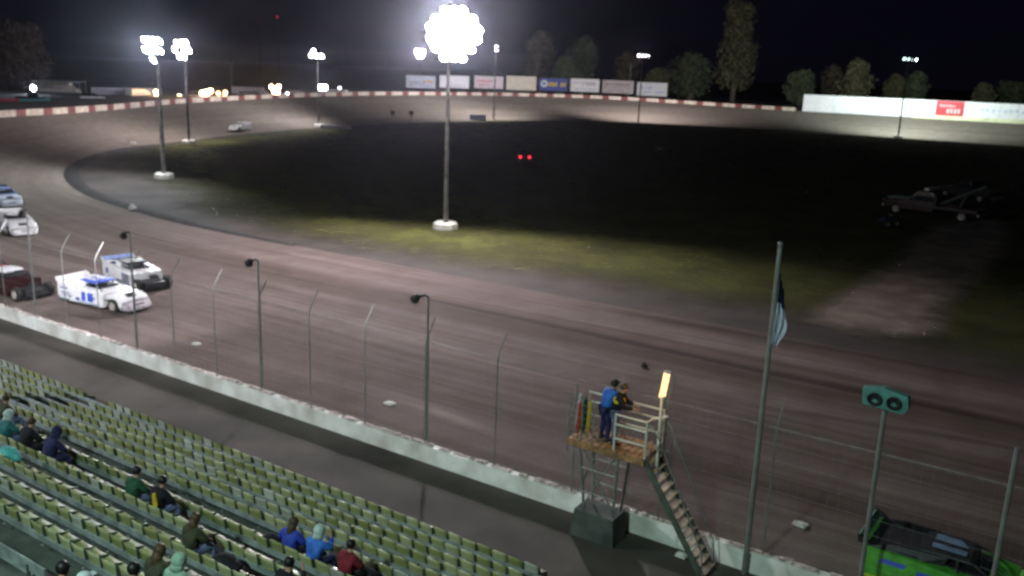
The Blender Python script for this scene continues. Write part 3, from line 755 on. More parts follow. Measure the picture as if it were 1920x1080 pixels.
# ------------------------------------------------------------------ people
def skin_obj(name, V_, E_, m, parent, sub=1):
    me = bpy.data.meshes.new(name); me.from_pydata([v[0] for v in V_], E_, []); me.materials.append(m)
    o = bpy.data.objects.new(name, me); COL.objects.link(o); o.parent = parent
    s = o.modifiers.new('skin', 'SKIN'); s.use_smooth_shade = True; s.branch_smoothing = .3
    lay = me.skin_vertices[0] if me.skin_vertices else None
    if lay is None:
        bm = bmesh.new(); bm.from_mesh(me); bm.verts.layers.skin.verify(); bm.to_mesh(me); bm.free(); lay = me.skin_vertices[0]
    for i, v in enumerate(V_):
        r = v[1]; lay.data[i].radius = (r, r) if not isinstance(r, tuple) else r
        lay.data[i].use_root = (i == 0)
    if sub: u = o.modifiers.new('sub', 'SUBSURF'); u.levels = sub; u.render_levels = sub
    return o
def person(loc, rz, lab, J, hair=('hairb', 'short'), top='cblack', legs='denim', group=None, shoes='dark', sleeve=True, face=True):
    """J: joints in local space facing +Y"""
    t = empty('person', loc, rz, lab, 'person', group)
    names = list(J); idx = {n: i for i, n in enumerate(names)}
    R_ = dict(pel=.125, spi=.115, che=.13, nec=.052, chi=.062, hed=.09, cro=.06)
    def rad(n):
        if n in R_: return R_[n]
        return {'sh':.06,'el':.042,'wr':.028,'pa':.030,'hi':.085,'kn':.058,'an':.04,'to':.03,'nose':.014,'ear':.016}[n[:-1] if n[-1] in 'LR' else n]
    V_ = [(J[n], rad(n)) for n in names]
    E_ = [('pel','spi'),('spi','che'),('che','nec'),('nec','chi'),('chi','hed'),('hed','cro')]
    for s in 'LR': E_ += [('che','sh'+s),('sh'+s,'el'+s),('el'+s,'wr'+s),('wr'+s,'pa'+s),('pel','hi'+s),('hi'+s,'kn'+s),('kn'+s,'an'+s),('an'+s,'to'+s)]
    E_ = [(idx[a], idx[b]) for a, b in E_]
    for s, sg in (('L',-1),('R',1)):     # four fingers and a thumb
        w_ = Vector(J['wr'+s]); p_ = Vector(J['pa'+s]); d = (p_-w_).normalized(); sd = d.cross(Vector((0,0,1))).normalized()
        for k, ln in enumerate((.065,.075,.07,.055)):
            a = len(V_); q = p_+sd*(k-1.5)*.02+d*.035
            V_ += [(tuple(q), .010), (tuple(q+d*ln*.6+Vector((0,0,-.012))), .009), (tuple(q+d*ln+Vector((0,0,-.035))), .008)]
            E_ += [(idx['pa'+s], a), (a, a+1), (a+1, a+2)]
        a = len(V_); q = w_+d*.03-sd*sg*.035
        V_ += [(tuple(q), .012), (tuple(q+d*.045-sd*sg*.02), .010)]; E_ += [(idx['wr'+s], a), (a, a+1)]
    if face:
        h = Vector(J['hed']); c = Vector(J['chi']); up = (h-c).normalized(); fw = Vector(J.get('_f', (0,1,0))) if False else Vector((0,1,0)); fw = (fw-up*fw.dot(up)).normalized()
        sdv = fw.cross(up)
        a = len(V_); V_ += [(tuple(h+fw*.095-up*.03), .015)]; E_ += [(idx['hed'], a)]
        for sg in (-1, 1):
            a = len(V_); V_ += [(tuple(h+sdv*sg*.09-up*.03), .017)]; E_ += [(idx['hed'], a)]
    skin_obj('body', V_, E_, M['skin'], t)
    g = 1.0
    def sub(names_, edges, radii, nm, m):
        vv = [(J[n], r) for n, r in zip(names_, radii)]; ii = {n: i for i, n in enumerate(names_)}
        return skin_obj(nm, vv, [(ii[a], ii[b]) for a, b in edges], M[m], t)
    nn = ['che','spi','pel','shL','elL','wrL','shR','elR','wrR','nec']
    sub(nn, [('pel','spi'),('spi','che'),('che','nec'),('che','shL'),('shL','elL'),('elL','wrL'),('che','shR'),('shR','elR'),('elR','wrR')],
        [.20,.195,.195,.115,.085,.055,.115,.085,.055,.08], 'jacket', top)
    sub(['pel','hiL','knL','anL','hiR','knR','anR'], [('pel','hiL'),('hiL','knL'),('knL','anL'),('pel','hiR'),('hiR','knR'),('knR','anR')],
        [.14,.115,.082,.062,.115,.082,.062], 'trousers', legs)
    for s in 'LR':
        a = Vector(J['an'+s]); to = Vector(J['to'+s]); b = MB(); b.tube([a+Vector((0,0,-.02))-(to-a)*.3, a+Vector((0,0,-.03)), (a+to)/2, to], [.045,.055,.052,.035], 8); b.build('shoe', M[shoes], t, smooth=True)
    h = Vector(J['hed']); c = Vector(J['chi']); up = (h-c).normalized()
    b = MB()
    k_, style = hair
    if style == 'short':
        b.ball(h+Vector((0,-.018,.022)), .106, (.95,1,1.02), 12, 8, jit=.04); b.build('hair', M[k_], t, smooth=True)
    elif style == 'long':
        b.ball(h+Vector((0,-.022,.02)), .112, (1,1,1.05), 12, 8, jit=.04)
        b.tube([h+Vector((0,-.05,.02)), h+Vector((0,-.09,-.12)), h+Vector((.0,-.13,-.28)), h+Vector((0,-.14,-.38))], [.085,.10,.085,.03], 9); b.build('hair', M[k_], t, smooth=True)
    elif style == 'hood':
        b.ball(h+Vector((0,-.022,.005)), .135, (.95,1.02,1.1), 12, 8, jit=.02)
        b.tube([h+Vector((0,-.03,-.04)), Vector(J['nec'])+Vector((0,-.04,-.02))], [.11,.12], 10); b.build('hood', M[k_], t, smooth=True)
    elif style == 'cap':
        b.ball(h+Vector((0,-.01,.03)), .112, (.98,1,.95), 12, 8); b.prism([h+Vector((-.07,.06,.04)), h+Vector((.07,.06,.04)), h+Vector((.05,.18,.03)), h+Vector((-.05,.18,.03))], (0,0,.012))
        b.build('cap', M[k_], t, smooth=False)
        b = MB(); b.ball(h+Vector((0,-.02,.0)), .102, (.98,1,1), 12, 8, jit=.03); b.build('hair', M['hairb'], t, smooth=True)
    for s in (-1, 1):
        b = MB(); b.ball(h+Vector((.033*s,.086,.0)), .013, n=8, m=5); b.build('eye', M['dark'], t, smooth=True)
    return t
def sitJ(lean=0, arms='lap', turn=0, sc=1.0):
    y = lean
    J = dict(pel=(0,.02,.52), spi=(0,-.02+y*.3,.70), che=(0,0+y*.8,.91), nec=(0,.035+y*1.1,1.07), chi=(0,.06+y*1.2,1.14), hed=(0,.065+y*1.3,1.22), cro=(0,.06+y*1.35,1.275),
      shL=(-.18,y*.9,.99), elL=(-.25,.12+y,.76), wrL=(-.14,.32+y*.6,.67), paL=(-.10,.37+y*.6,.655),
      shR=(.18,y*.9,.99), elR=(.25,.12+y,.76), wrR=(.14,.32+y*.6,.67), paR=(.10,.37+y*.6,.655),
      hiL=(-.10,.06,.50), knL=(-.13,.46,.53), anL=(-.13,.44,.10), toL=(-.14,.60,.05), hiR=(.10,.06,.50), knR=(.14,.46,.53), anR=(.15,.45,.10), toR=(.16,.61,.05))
    if arms == 'up':
        J.update(elR=(.27,.16+y,.84), wrR=(.14,.30+y,1.02), paR=(.11,.31+y,1.07))
    if arms == 'wide': J.update(elL=(-.36,.04,.80), wrL=(-.45,.22,.70), paL=(-.46,.28,.69))
    return J
def seated(px_, py_, k, lab, hair, top, legs='denim', lean=.08, arms='lap', rz=0, dx=0):
    Y, z = ROWS[k]; p = onY(px_, py_, Y+.15+lean*1.3)
    return person((p.x+dx, Y+.12, z), rz, lab, sitJ(lean, arms), hair, top, legs, 'spectators seated in the grandstand')
seated(10,745,6,'brown haired person in olive at the left edge behind the pale hooded person',('hairb','short'),'colive')
seated(15,772,7,'person in a pale hood and teal jacket at the left edge of the picture',('cwhite','hood'),'cteal')
seated(60,803,7,'person with brown hair in a bulky black jacket beside the pale hooded person',('hairb','short'),'cblack','cblack',lean=.16)
seated(108,832,7,'person hunched forward in dark navy, right of the one in bulky black',('cnavy','hood'),'cnavy','cnavy',lean=.2)
seated(255,878,7,'person in a dark green jacket just left of the one with a yellow stripe',('hairk','short'),'cgreen')
bp_ = seated(303,892,7,'person in black with a yellow stripe down the back',('hairk','short'),'cblack','denim',lean=.12)
b = MB(); b.prism([(.10,-.165,1.05),(.155,-.115,1.07),(.235,-.13,.80),(.215,-.17,.70),(.16,-.20,.80)], (-.03,.05,0)); b.build('yellow_stripe', M['cyel'], bp_)
seated(365,962,8,'person with long brown hair in dark olive top and blue jeans, sitting alone',('hairb','long'),'colive','denim',lean=.10)
seated(550,972,6,'person with long brown hair in a blue jacket',('hairb','long'),'cblue','cblack',lean=.06,arms='wide')
seated(598,990,6,'person with a white hood and a bright blue jacket',('cwhite','hood'),'cblue2','cnavy',lean=.12,arms='up')
seated(657,1028,6,'person with black hair in a maroon jacket',('hairk','short'),'cmaroon','cblack',lean=.1)
seated(541,1045,8,'person in black at the bottom edge below the one in the blue jacket',('hairk','short'),'cblack','cblack',arms='up')
seated(298,1028,10,'brown haired person in olive at the bottom edge, left of the mint hood',('hairb','long'),'colive','cblack')
seated(334,1048,10,'person with a pale mint hood at the bottom edge',('cmint','hood'),'cmint','denim')
seated(248,1058,11,'person with black hair and navy top at the bottom edge, left of two others',('hairk','short'),'cnavy','cblack')
seated(115,1062,12,'person with black hair at the bottom left corner',('hairk','short'),'cblack')
seated(152,1070,12,'person with a pale cap at the bottom left corner',('cwhite','cap'),'cnavy')
def small(name, pos, parts, lab, cat, rz=0, group=None):
    t = empty(name, pos, rz, lab, cat, group)
    for nm, b, m in parts: b.build(nm, M[m], t)
    return t
# things on the seats and the steps
def cloth_pile(pos, m, lab, s=1, name='jacket'):
    b = MB(); b.ball((0,0,.12*s), .24*s, (1.2,.8,.6), 12, 8, jit=.12); b.ball((.2*s,.04,.09*s), .16*s, (1.3,.8,.6), 10, 6, jit=.14); b.ball((-.2*s,-.02,.08*s), .15*s, (1.1,.9,.6), 10, 6, jit=.14)
    o = b.build(name, M[m], smooth=True); o.location = pos; tag(o, lab, name); return o
p = onY(14,842,10.5); cloth_pile((p.x,10.5,2.6), 'cyan', 'turquoise jacket draped over a seat at the left edge', 1.2)
p = onY(425,1028,10.5); cloth_pile((p.x,10.45,2.62), 'cblack', 'black bag on the seat right of the person in jeans', 1.1, 'bag')
p = onY(510,1020,12.4); cloth_pile((p.x,12.42,1.95), 'cblack', 'dark bag on the seat left of the long haired person in blue', .9, 'bag')
p = onY(720,1052,12.3)
for (cx_, cy_, k, lb) in ((341,966,8,'white paper cup on the step behind the person with the yellow stripe'),(618,994,6,'pale paper cup beside the white hooded person')):
    q = onY(cx_,cy_,ROWS[k][0]+.45); b = MB(); b.lathe((0,0,0),(0,0,1),[(0,.03),(.13,.045),(.135,.048),(.14,.045)],12); c = b.build('paper_cup', M['paper']); c.location = (q.x, ROWS[k][0]+.48, ROWS[k][1]+.0); tag(c, lb, 'cup')
bn = empty('bench', (-22, 6.95, 3.5), 0, 'long grey plank bench behind the last row of green seats at the bottom left', 'bench')
b = MB(); b.box((0,0,.45),(17.0,.30,.05)); b.box((0,-.1,.75),(17.0,.04,.2)); b.build('plank', M['rail'], bn)
for x in range(-8, 9, 2):
    b = MB(); b.box((x,0,.21),(.06,.26,.42)); b.box((x,-.12,.4),(.05,.05,.75)); b.build('leg', M['bracket'], bn)

# ------------------------------------------------------------------ race cars
def wheel(parent, x, y, z=.37, r=.37, wd=.27, side=1):
    b = MB(); b.lathe((x, y-wd/2*side, z), (0,side,0), [(0,.10),(0,r*.62),(.0,r*.86),(.03,r),(wd-.03,r),(wd,r*.86),(wd,r*.60),(wd-.02,r*.5)], 18)
    w_ = b.build('tyre' if False else 'wheel', M['black'], parent, smooth=False)
    b = MB(); b.lathe((x, y+wd/2*side-.015, z), (0,side,0), [(0,r*.60),(.012,r*.58),(-.02,r*.3),(.02,.06),(.02,0)], 14); b.build('rim', M['rim'], w_)
def loft(st, mi=0, n=5):
    """stations (x, half width, z bottom, z top, roundness); closed shell"""
    b = MB(); vs = []; secs = []
    for (x, hw, zb, zt, rr_) in st:
        pr = [(-hw, zb), (-hw, zb+(zt-zb)*.5), (-hw*.985, zt-rr_*.7), (-hw+rr_*.4, zt-rr_*.18), (-hw+rr_, zt), (-hw*.4, zt+.012), (0, zt+.018), (hw*.4, zt+.012), (hw-rr_, zt), (hw-rr_*.4, zt-rr_*.18), (hw*.985, zt-rr_*.7), (hw, zb+(zt-zb)*.5), (hw, zb)]
        secs.append([(x, y, z) for y, z in pr])
    k = len(secs[0]); vs = [v for s in secs for v in s]; fs = []
    for i in range(len(secs)-1):
        for j in range(k): fs.append((i*k+j, i*k+(j+1) % k, (i+1)*k+(j+1) % k, (i+1)*k+j))
    fs.append(tuple(range(k))[::-1]); fs.append(tuple(range((len(secs)-1)*k, len(secs)*k)))
    b.add(vs, fs, mi); return b
def race_car(lab, body, nose, roof, sail, marks=(), stripe=None, spoiler=None, wheel_px=None, yaw=0, z=0, pos=None, hood=None, sail_hole=False, deck=None, mod=False):
    t = empty('race_car', (0,0,0), 0, lab, 'race car', 'race cars on the dirt track')
    hood = hood or body
    loft([(-2.42,.93,.36,1.07,.05),(-2.1,.96,.22,1.08,.05),(-1.0,.965,.18,1.05,.05),(.0,.965,.18,.98,.05),(.85,.955,.18,.90,.07),(1.05,.94,.18,.87,.1)]).build('body', M[body], t, smooth=False)
    if mod: b = loft([(.40,.80,.86,1.035,.06),(1.055,.78,.5,.975,.1),(1.5,.68,.5,.86,.12),(2.0,.66,.42,.70,.12),(2.27,.66,.3,.57,.12)])
    else: b = loft([(1.055,.84,.55,.865,.1),(1.4,.86,.64,.87,.14),(1.8,.93,.68,.84,.14),(2.1,.93,.42,.72,.2),(2.27,.88,.2,.6,.18)]); b.build('hood', M[hood], t, smooth=True)
    if mod: b = loft([(2.275,.67,.25,.565,.12),(2.5,.68,.2,.44,.12),(2.7,.66,.16,.32,.1),(2.78,.56,.17,.26,.05)])
    else: b = loft([(2.275,.855,.18,.595,.18),(2.5,.80,.15,.46,.16),(2.68,.68,.15,.33,.1),(2.76,.52,.17,.26,.05)]); b.build('nose', M[nose], t, smooth=True)
    # grille hole
    b = MB(); b.box((2.6,0,.42),(.02,.5,.10),(0,.9,0)); b.build('grille', M['dark'], t)
    b = MB(); b.box((1.95,.0,.80),(.35,.5,.02),(0,.35,0)); b.build('air_scoop', M['dark'], t)
    # front wheel recess and chassis tub
    b = MB(); b.box((1.7,0,.36),(1.15,1.2,.32)); b.box((0,0,.19),(4.2,1.5,.1)); b.build('chassis', M['dark'], t)
    for x in (1.78,): 
        for s in (-1, 1): wheel(t, x, s*.86, side=s)
    for s in (-1, 1):
        wheel(t, -1.45, s*.80, side=s)
    # cockpit, roof, sails
    b = MB(); b.box((-.35,0,1.03),(1.5,1.25,.06)); b.build('cockpit', M['dark'], t)
    if deck:
        b = MB(); b.box((-1.72,0,1.105),(1.2,1.7,.03)); b.build('rear_deck', M[deck], t)
    loft([(-1.12,.60,1.23,1.28,.04),(-.5,.62,1.26,1.32,.05),(.0,.60,1.25,1.31,.05),(.15,.56,1.22,1.27,.04)]).build('roof', M[roof], t)
    for s in (-1, 1):
        y = s*.66
        b = MB()
        b.prism([(-2.3,y+s*.24,1.08),(-1.0,y+s*.14,1.06),(-.55,y+s*.04,1.04),(-.45,y-s*.02,1.26),(-1.1,y-s*.02,1.29),(-1.75,y+s*.12,1.24)], (0,s*.02,0))
        b.build('sail_panel', M[sail], t)
        if sail_hole:
            b = MB(); b.prism([(-1.55,y+s*.165,1.12),(-1.0,y+s*.13,1.11),(-.95,y+s*.07,1.24),(-1.35,y+s*.11,1.22)], (0,s*.025,0)); b.build('sail_opening', M['cnavy'], t)
        for pts_ in ([(.12,y-s*.08,1.25),(.75,y+s*.02,.92)], [(-.25,y-s*.04,1.26),(-.2,y+s*.08,.98)]):
            b = MB(); b.tube(pts_, .024, 6); b.build('roof_post', M['dark'], t)
    b = MB()
    for y in (-.3,-.1,.1,.3): b.tube([(.13,y,1.25),(.75,y*1.1,.92)], .01, 5)
    b.build('windscreen_bars', M['dark'], t)
    b = MB(); b.box((-2.5,0,1.18),(.03,1.75,.24),(0,-.45,0)); b.build('spoiler', M[spoiler or sail], t)
    for s in (-1, 1):
        b = MB(); b.prism([(-2.55,s*.89,1.10),(-2.2,s*.89,1.08),(-2.3,s*.89,1.22),(-2.58,s*.89,1.32)], (0,s*.02,0)); b.build('spoiler_fin', M[sail], t)
    b = MB(); b.box((-.45,0,1.075),(.45,.45,.06)); b.ball((-.4,0,1.17), .13, (1,1,1)); b.build('driver_helmet', M['white'], t, smooth=True)
    for mk, polys in marks:      # painted shapes on both flanks: (x, z) outlines
        for P_ in polys:
            for s in (-1, 1):
                b = MB(); b.prism([(x_, s*.966, z_) for x_, z_ in P_], (0, s*.006, 0)); b.build('painted_mark', M[mk], t)
    if stripe:
        b = MB(); b.prism([(-.9,-.4,1.336),(-.1,-.4,1.336),(-.1,-.15,1.338),(-.9,-.15,1.338)], (0,0,.004)); b.prism([(-.9,.05,1.338),(-.1,.05,1.338),(-.3,.4,1.336),(-.9,.4,1.336)], (0,0,.004)); b.build('roof_number', M[stripe], t)
    if pos is None:
        p = G(wheel_px[0], wheel_px[1], z); o = Euler((0,0,R(yaw))).to_matrix() @ Vector((1.78,-1.0,0)); pos = (p.x-o.x, p.y-o.y, z)
    t.location = pos; t.rotation_euler = (0,0,R(yaw))
    return t
def blk(x, z, w_, h, sl=.04): return [(x,z),(x+w_,z),(x+w_+sl,z+h),(x+sl,z+h)]
race_car('white race car with blue numbers and a grey mud smeared nose, leading along the wall','white','muddy','blue','white',
    marks=[('blue',[blk(-.55,.32,.30,.48),blk(-.10,.34,.42,.46),blk(-.02,.50,.5,.1)]),('navyp',[blk(-2.2,.78,.55,.07,.1),blk(-2.15,.55,.7,.05,.1),blk(-2.1,.42,.75,.05,.1),blk(-1.0,.30,.28,.14)]),('steelblue',[blk(-2.4,.215,.9,.05),blk(-.9,.21,1.6,.05)])],
    stripe='white', wheel_px=(211,588), yaw=6)
race_car('grey race car with white flank and dark sail opening, behind the blue numbered one','white','silver','dark','white',
    marks=[('navyp',[blk(-1.9,.5,.3,.3)]),('silver',[blk(.1,.19,.9,.66,.0),blk(-.6,.19,.68,.22,.0)])], wheel_px=(254,549), yaw=-9, sail_hole=True, spoiler='paleblue', hood='silver', deck='dark', mod=True)
race_car('maroon race car with a white roof at the left edge beside the wall','darkred','silver','white','darkred',
    marks=[('offwhite',[blk(-.4,.35,.25,.4),blk(-.05,.35,.3,.4)]),('silver',[blk(-2.3,.3,1.2,.15)])], wheel_px=(28,566), yaw=2, hood='red', spoiler='dark', deck='red', mod=True)
race_car('plain white race car with a dark windscreen entering at the left edge','white','white','white','white',
    marks=[('navyp',[blk(-.4,.35,.3,.4)])], wheel_px=(14,443), yaw=-16)
race_car('steel blue race car at the left edge, farthest back in the pack','steelblue','bluew','paleblue','steelblue', marks=[('white',[blk(-.4,.35,.3,.4)])], wheel_px=(-6,389), yaw=-14, z=.08, hood='bluew')
p = G(450,243,.5)
race_car('distant white race car on the far turn left of the infield','white','white','white','white', pos=(p.x,p.y,.45), yaw=-70)
gp = G(1700,968,1.28)
race_car('lime green race car with blue and yellow marks at the bottom right corner','green','greyt','dark','dark',
    marks=[('blue',[blk(-1.1,.42,.5,.4),blk(.1,.25,.5,.4),[( -2.0,.75),(-1.4,.75),(-1.3,.88),(-1.9,.88)]]),('lime',[blk(-.5,.45,.4,.35),blk(-2.3,.25,1.4,.08),blk(.55,.5,.3,.25)])], stripe='steelblue', pos=(gp.x+1.75,gp.y-1.05,0), yaw=-2, hood='green', spoiler='teal', deck='dark')

# ------------------------------------------------------------------ trucks, vans, haulers
def vehicle(kind, pos, rz, body, lab, cat, s=1, trim='dark', group=None, lamps=False):
    nm = {'pickup':'pickup_truck','van':'van','hauler':'race_hauler','tow':'tow_truck','suv':'parked_car'}[kind]
    t = empty(nm, pos, rz, lab, cat, group)
    if kind in ('pickup','tow'):
        loft([(.95,.95,.45,1.12,.06),(1.6,.95,.45,1.10,.08),(2.55,.92,.45,1.0,.1),(2.72,.85,.5,.9,.08)]).build('hood', M[body], t)
        loft([(-.75,.95,.45,1.12,.05),(.95,.95,.45,1.13,.05)]).build('body', M[body], t)
        loft([(-.7,.78,1.12,1.72,.1),(-.5,.8,1.12,1.82,.1),(.45,.8,1.12,1.82,.1),(1.0,.82,1.12,1.2,.05)]).build('cab', M['glass'], t)
        loft([(-.62,.74,1.80,1.86,.03),(.4,.74,1.80,1.87,.03)]).build('roof', M[body], t)
        if kind == 'pickup':
            b = MB(); b.box((-1.75,0,.62),(1.95,1.9,.12)); b.box((-1.75,.92,.88),(1.95,.07,.5)); b.box((-1.75,-.92,.88),(1.95,.07,.5)); b.box((-2.72,0,.88),(.06,1.8,.5)); b.build('bed', M[body], t)
        else:
            b = MB(); b.box((-2.2,0,.8),(2.9,2.1,.18)); b.box((-.85,0,1.2),(.15,1.9,.75)); b.build('deck', M[body], t)
            b = MB(); b.tube([(-1.0,.3,1.0),(-3.7,.1,2.5)], .09, 6); b.tube([(-1.0,-.3,1.0),(-3.7,-.1,2.5)], .09, 6); b.tube([(-2.2,0,.9),(-2.5,0,1.8)], .07, 6); b.build('boom', M['bracket'], t)
            b = MB(); b.box((-.1,0,1.94),(.3,1.5,.16)); b.build('light_bar', M['offwhite'], t)
            b = MB(); b.box((1.7,0,1.13),(1.7,1.5,.03)); b.build('hood_panel', M['cmint'], t)
        wb = (-1.8, 1.75) if kind == 'pickup' else (-2.7, 1.75)
        for x in wb:
            for sd in (-1, 1): wheel(t, x, sd*.84, .38, .38, .26, sd)
        b = MB(); b.box((2.73,0,.55),(.12,1.8,.18)); b.build('bumper', M['steel'], t)
        b = MB(); b.box((-2.8 if kind == 'pickup' else -3.7,0,.55),(.1,1.7,.16)); b.build('bumper', M['steel'], t)
        for sd in (-1,1):
            b = MB(); b.box((2.73,sd*.68,.86),(.05,.3,.16)); b.build('headlight', M['rim'], t)
    elif kind == 'suv':
        loft([(-2.3,.88,.4,.95,.06),(-1.9,.92,.35,1.0,.08),(.9,.92,.35,1.0,.08),(1.9,.9,.35,.92,.1),(2.3,.8,.4,.75,.08)]).build('body', M[body], t)
        loft([(-2.2,.75,1.0,1.3,.08),(-1.9,.78,1.0,1.62,.1),(.2,.78,1.0,1.64,.1),(1.0,.78,1.0,1.08,.04)]).build('cabin', M['glass'], t)
        for x in (-1.4,1.4):
            for sd in (-1,1): wheel(t, x, sd*.82, .34, .34, .22, sd)
        for sd in (-1,1):
            b = MB(); b.lathe((-2.31,sd*.64,.85),(-1,0,0),[(0,.20),(.04,.17),(.06,0)],12); b.build('tail_lamp', E_RED if lamps else M['darkred'], t)
            b = MB(); b.box((2.28,sd*.6,.66),(.06,.3,.14)); b.build('headlight', M['rim'], t)
    else:
        L_ = 5.4 if kind == 'van' else 9.5; hh = 2.2 if kind == 'van' else 3.0
        loft([(-L_/2,1.0,.5,hh,.08),(L_/2-1.3,1.0,.5,hh,.08)]).build('cargo_body', M[body], t)
        loft([(L_/2-1.29,1.0,.45,hh*.92 if kind=='van' else 2.2,.1),(L_/2-.5,.98,.45,hh*.85 if kind=='van' else 2.1,.12),(L_/2+.1,.95,.45,1.3,.1),(L_/2+.5,.9,.5,1.1,.1)]).build('cab', M[body], t)
        b = MB(); b.box((L_/2-.08,0,hh*.68 if kind=='van' else 1.75),(.5,1.5,.5),(0,.6,0)); b.build('windscreen', M['glass'], t)
        for sd in (-1,1):
            b = MB(); b.box((-.3,sd*1.003,hh*.55),(L_*.55,.02,.35)); b.build('side_stripe', M[trim], t)
        for x in (-L_/2+1.2, L_/2-.4):
            for sd in (-1,1): wheel(t, x, sd*.9, .4, .4, .26, sd)
    t.scale = (s,s,s)
    return t
# infield vehicles
p = G(983,303); vehicle('suv', (p.x,p.y,.02), math.atan2(FWD.y,FWD.x)+.02, 'dark', 'dark car in the unlit infield with two glowing red tail lamps', 'car', lamps=True)
p = G(1735,405); vehicle('tow', (p.x,p.y,.02), R(168), 'darkred', 'dark tow truck with a boom in the unlit infield at right', 'tow truck', 1.4)
p = G(1815,375); vehicle('pickup', (p.x,p.y,.02), R(150), 'dark', 'black pickup truck parked right of the tow truck in the dark infield', 'pickup truck', 1.25)
# quad bike by the tow truck
p = G(1664,424)
t = empty('quad_bike', (p.x,p.y,.02), R(60), 'small dark quad bike in front of the tow truck', 'quad bike')
loft([(-.8,.35,.45,.75,.06),(-.1,.25,.5,.82,.06),(.4,.3,.45,.8,.06),(.8,.3,.5,.65,.05)]).build('body', M['cnavy'], t)
for x in (-.6,.6):
    for sd in (-1,1): wheel(t, x, sd*.45, .28, .28, .2, sd)
b = MB(); b.tube([(.35,0,.75),(.25,0,1.0)], .03); b.tube([(.25,-.35,1.02),(.25,.35,1.02)], .025); b.build('handlebar', M['steel'], t)
b = MB(); b.box((-.3,0,.86),(.7,.3,.1)); b.build('saddle', M['black'], t)
# pit area behind the left wall
def pit(x, y, D): 
    q = atD(x, y, D); return (q.x, q.y, 3.1)
TG = math.atan2(RT.y, RT.x)      # roughly across the view
def pv(kind, x, D, rz, body, lab, cat, s=1, trim='greyt'):
    return vehicle(kind, pit(x,170,D), TG+rz, body, lab, cat, s, trim)
pv('hauler', 105, 205, .1, 'offwhite', 'long pale race hauler beside the blue white lamp at far left', 'truck', 1.0)
pv('suv', 174, 182, .3, 'white', 'small white car parked behind the wall left of the pit fence', 'car')
pv('van', 258, 200, 1.2, 'offwhite', 'pale van left of the big orange glare in the pits', 'van')
pv('pickup', 362, 206, -.4, 'silver', 'grey pickup between two orange glares in the pits', 'pickup truck')
pv('hauler', 470, 222, .2, 'greyt', 'grey race hauler right of the thin wooden pole', 'truck', .95, 'dark')
pv('van', 556, 225, .3, 'silver', 'silver van below the pair of orange lamps', 'van')
pv('hauler', 632, 240, -.25, 'white', 'white race hauler left of the billboards, behind the bright white wall lamp', 'truck', .8, 'greyt')
pv('suv', 668, 236, .1, 'white', 'white car behind the wall left of the first billboard', 'car')
pv('pickup', 60, 170, .2, 'darkred', 'dark red pickup at the far left behind the wall', 'pickup truck')
# awning over the pit stall
q = pit(118,170,200)
t = empty('awning', (q[0],q[1],q[2]), TG, 'long flat pale awning on posts right of the blue white lamp', 'awning')
b = MB(); b.box((0,0,3.3),(9.5,3.4,.12)); b.box((0,-1.7,3.2),(9.5,.06,.35)); b.build('roof', M['rail'], t)
for x in (-4.5,-1.5,1.5,4.5):
    for y in (-1.6,1.6): b = MB(); b.box((x,y,1.62),(.1,.1,3.24)); b.build('post', M['steel'], t)
# sheet fence
q0 = Vector(pit(172,170,196)); q1 = Vector(pit(236,170,200)); q2 = Vector(pit(300,170,206))
t = empty('pit_fence', q0, math.atan2((q2-q0).y,(q2-q0).x), 'dim corrugated fence in the pits left of the big orange glare', 'fence')
Lf = (q2-q0).length; b = MB(); x = 0
while x < Lf: b.box((x+.24, .03*(int(x*2)%2), 1.15), (.47,.04,2.3)); x += .5
b.build('fence_panel', M['greyt'], t)
for k in range(7): b = MB(); b.box((k*Lf/6,.12,1.2),(.12,.12,2.5)); b.build('post', M['steel'], t)
# low guard rail sections behind the left wall
q0 = Vector(pit(-30,190,158)); q1 = Vector(pit(95,190,168))
t = empty('guard_rail', q0, math.atan2((q1-q0).y,(q1-q0).x), 'low reddish and pale green barrier behind the wall at the left edge', 'barrier')
b = MB(); b.box(((q1-q0).length*.25,0,.7),((q1-q0).length*.5,.12,.7)); b.build('red_rail', M['cmaroon'], t)
b = MB(); b.box(((q1-q0).length*.75+.05,0,.75),((q1-q0).length*.5,.12,.5)); b.build('green_rail', M['cteal'], t)
for k in range(8): b = MB(); b.box((k*(q1-q0).length/7,.13,.5),(.12,.12,1.0)); b.build('post', M['steel'], t)
# work lamps of the pits
def work_lamp(x, y, D, n, em, lab, r=.3, pw=0, tint=(1,.6,.3), h=None, heads=None):
    r *= 1.3
    q = atD(x, y, D); gz = 3.1; t = empty('work_lamp', (q.x,q.y,gz), TG, lab, 'lamp')
    hgt = max(q.z-gz, .6)
    b = MB(); b.tube([(0,.1,0),(0,.1,hgt)], .05, 6); 
    for a in (0,2.1,4.2): b.tube([(math.cos(a)*.5,.1+math.sin(a)*.5,0),(0,.1,.6)], .03, 5)
    b.build('stand', M['steel'], t)
    hs = heads or [(k-(n-1)/2, 0) for k in range(n)]
    for (dx, dz) in hs:
        b = MB(); c = Vector((dx*r*1.9, -.05, hgt+dz*r*1.9)); b.lathe(c, (0,-1,-.1), [(-.15,.05),(0,r*.9),(.12,r),(.13,r*.95)], 12); hd = b.build('lamp_head', M['dark'], t)
        b = MB(); b.lathe(c, (0,-1,-.1), [(.10,r*.96),(.16,r*.6),(.18,0)], 12); b.build('lens', em, hd)
    if pw:
        ld = bpy.data.lights.new('work_light', 'POINT'); ld.energy = pw; ld.color = tint; ld.shadow_soft_size = .3
        lo = bpy.data.objects.new('work_light', ld); COL.objects.link(lo); lo.location = (q.x+FWD.x*-1.0, q.y-FWD.y*1.0, gz+hgt+.2)
work_lamp(63,165,190,1,E_BLUE,'blue white lamp at the far left end of the pale hauler',.45,900,(.7,.8,1))
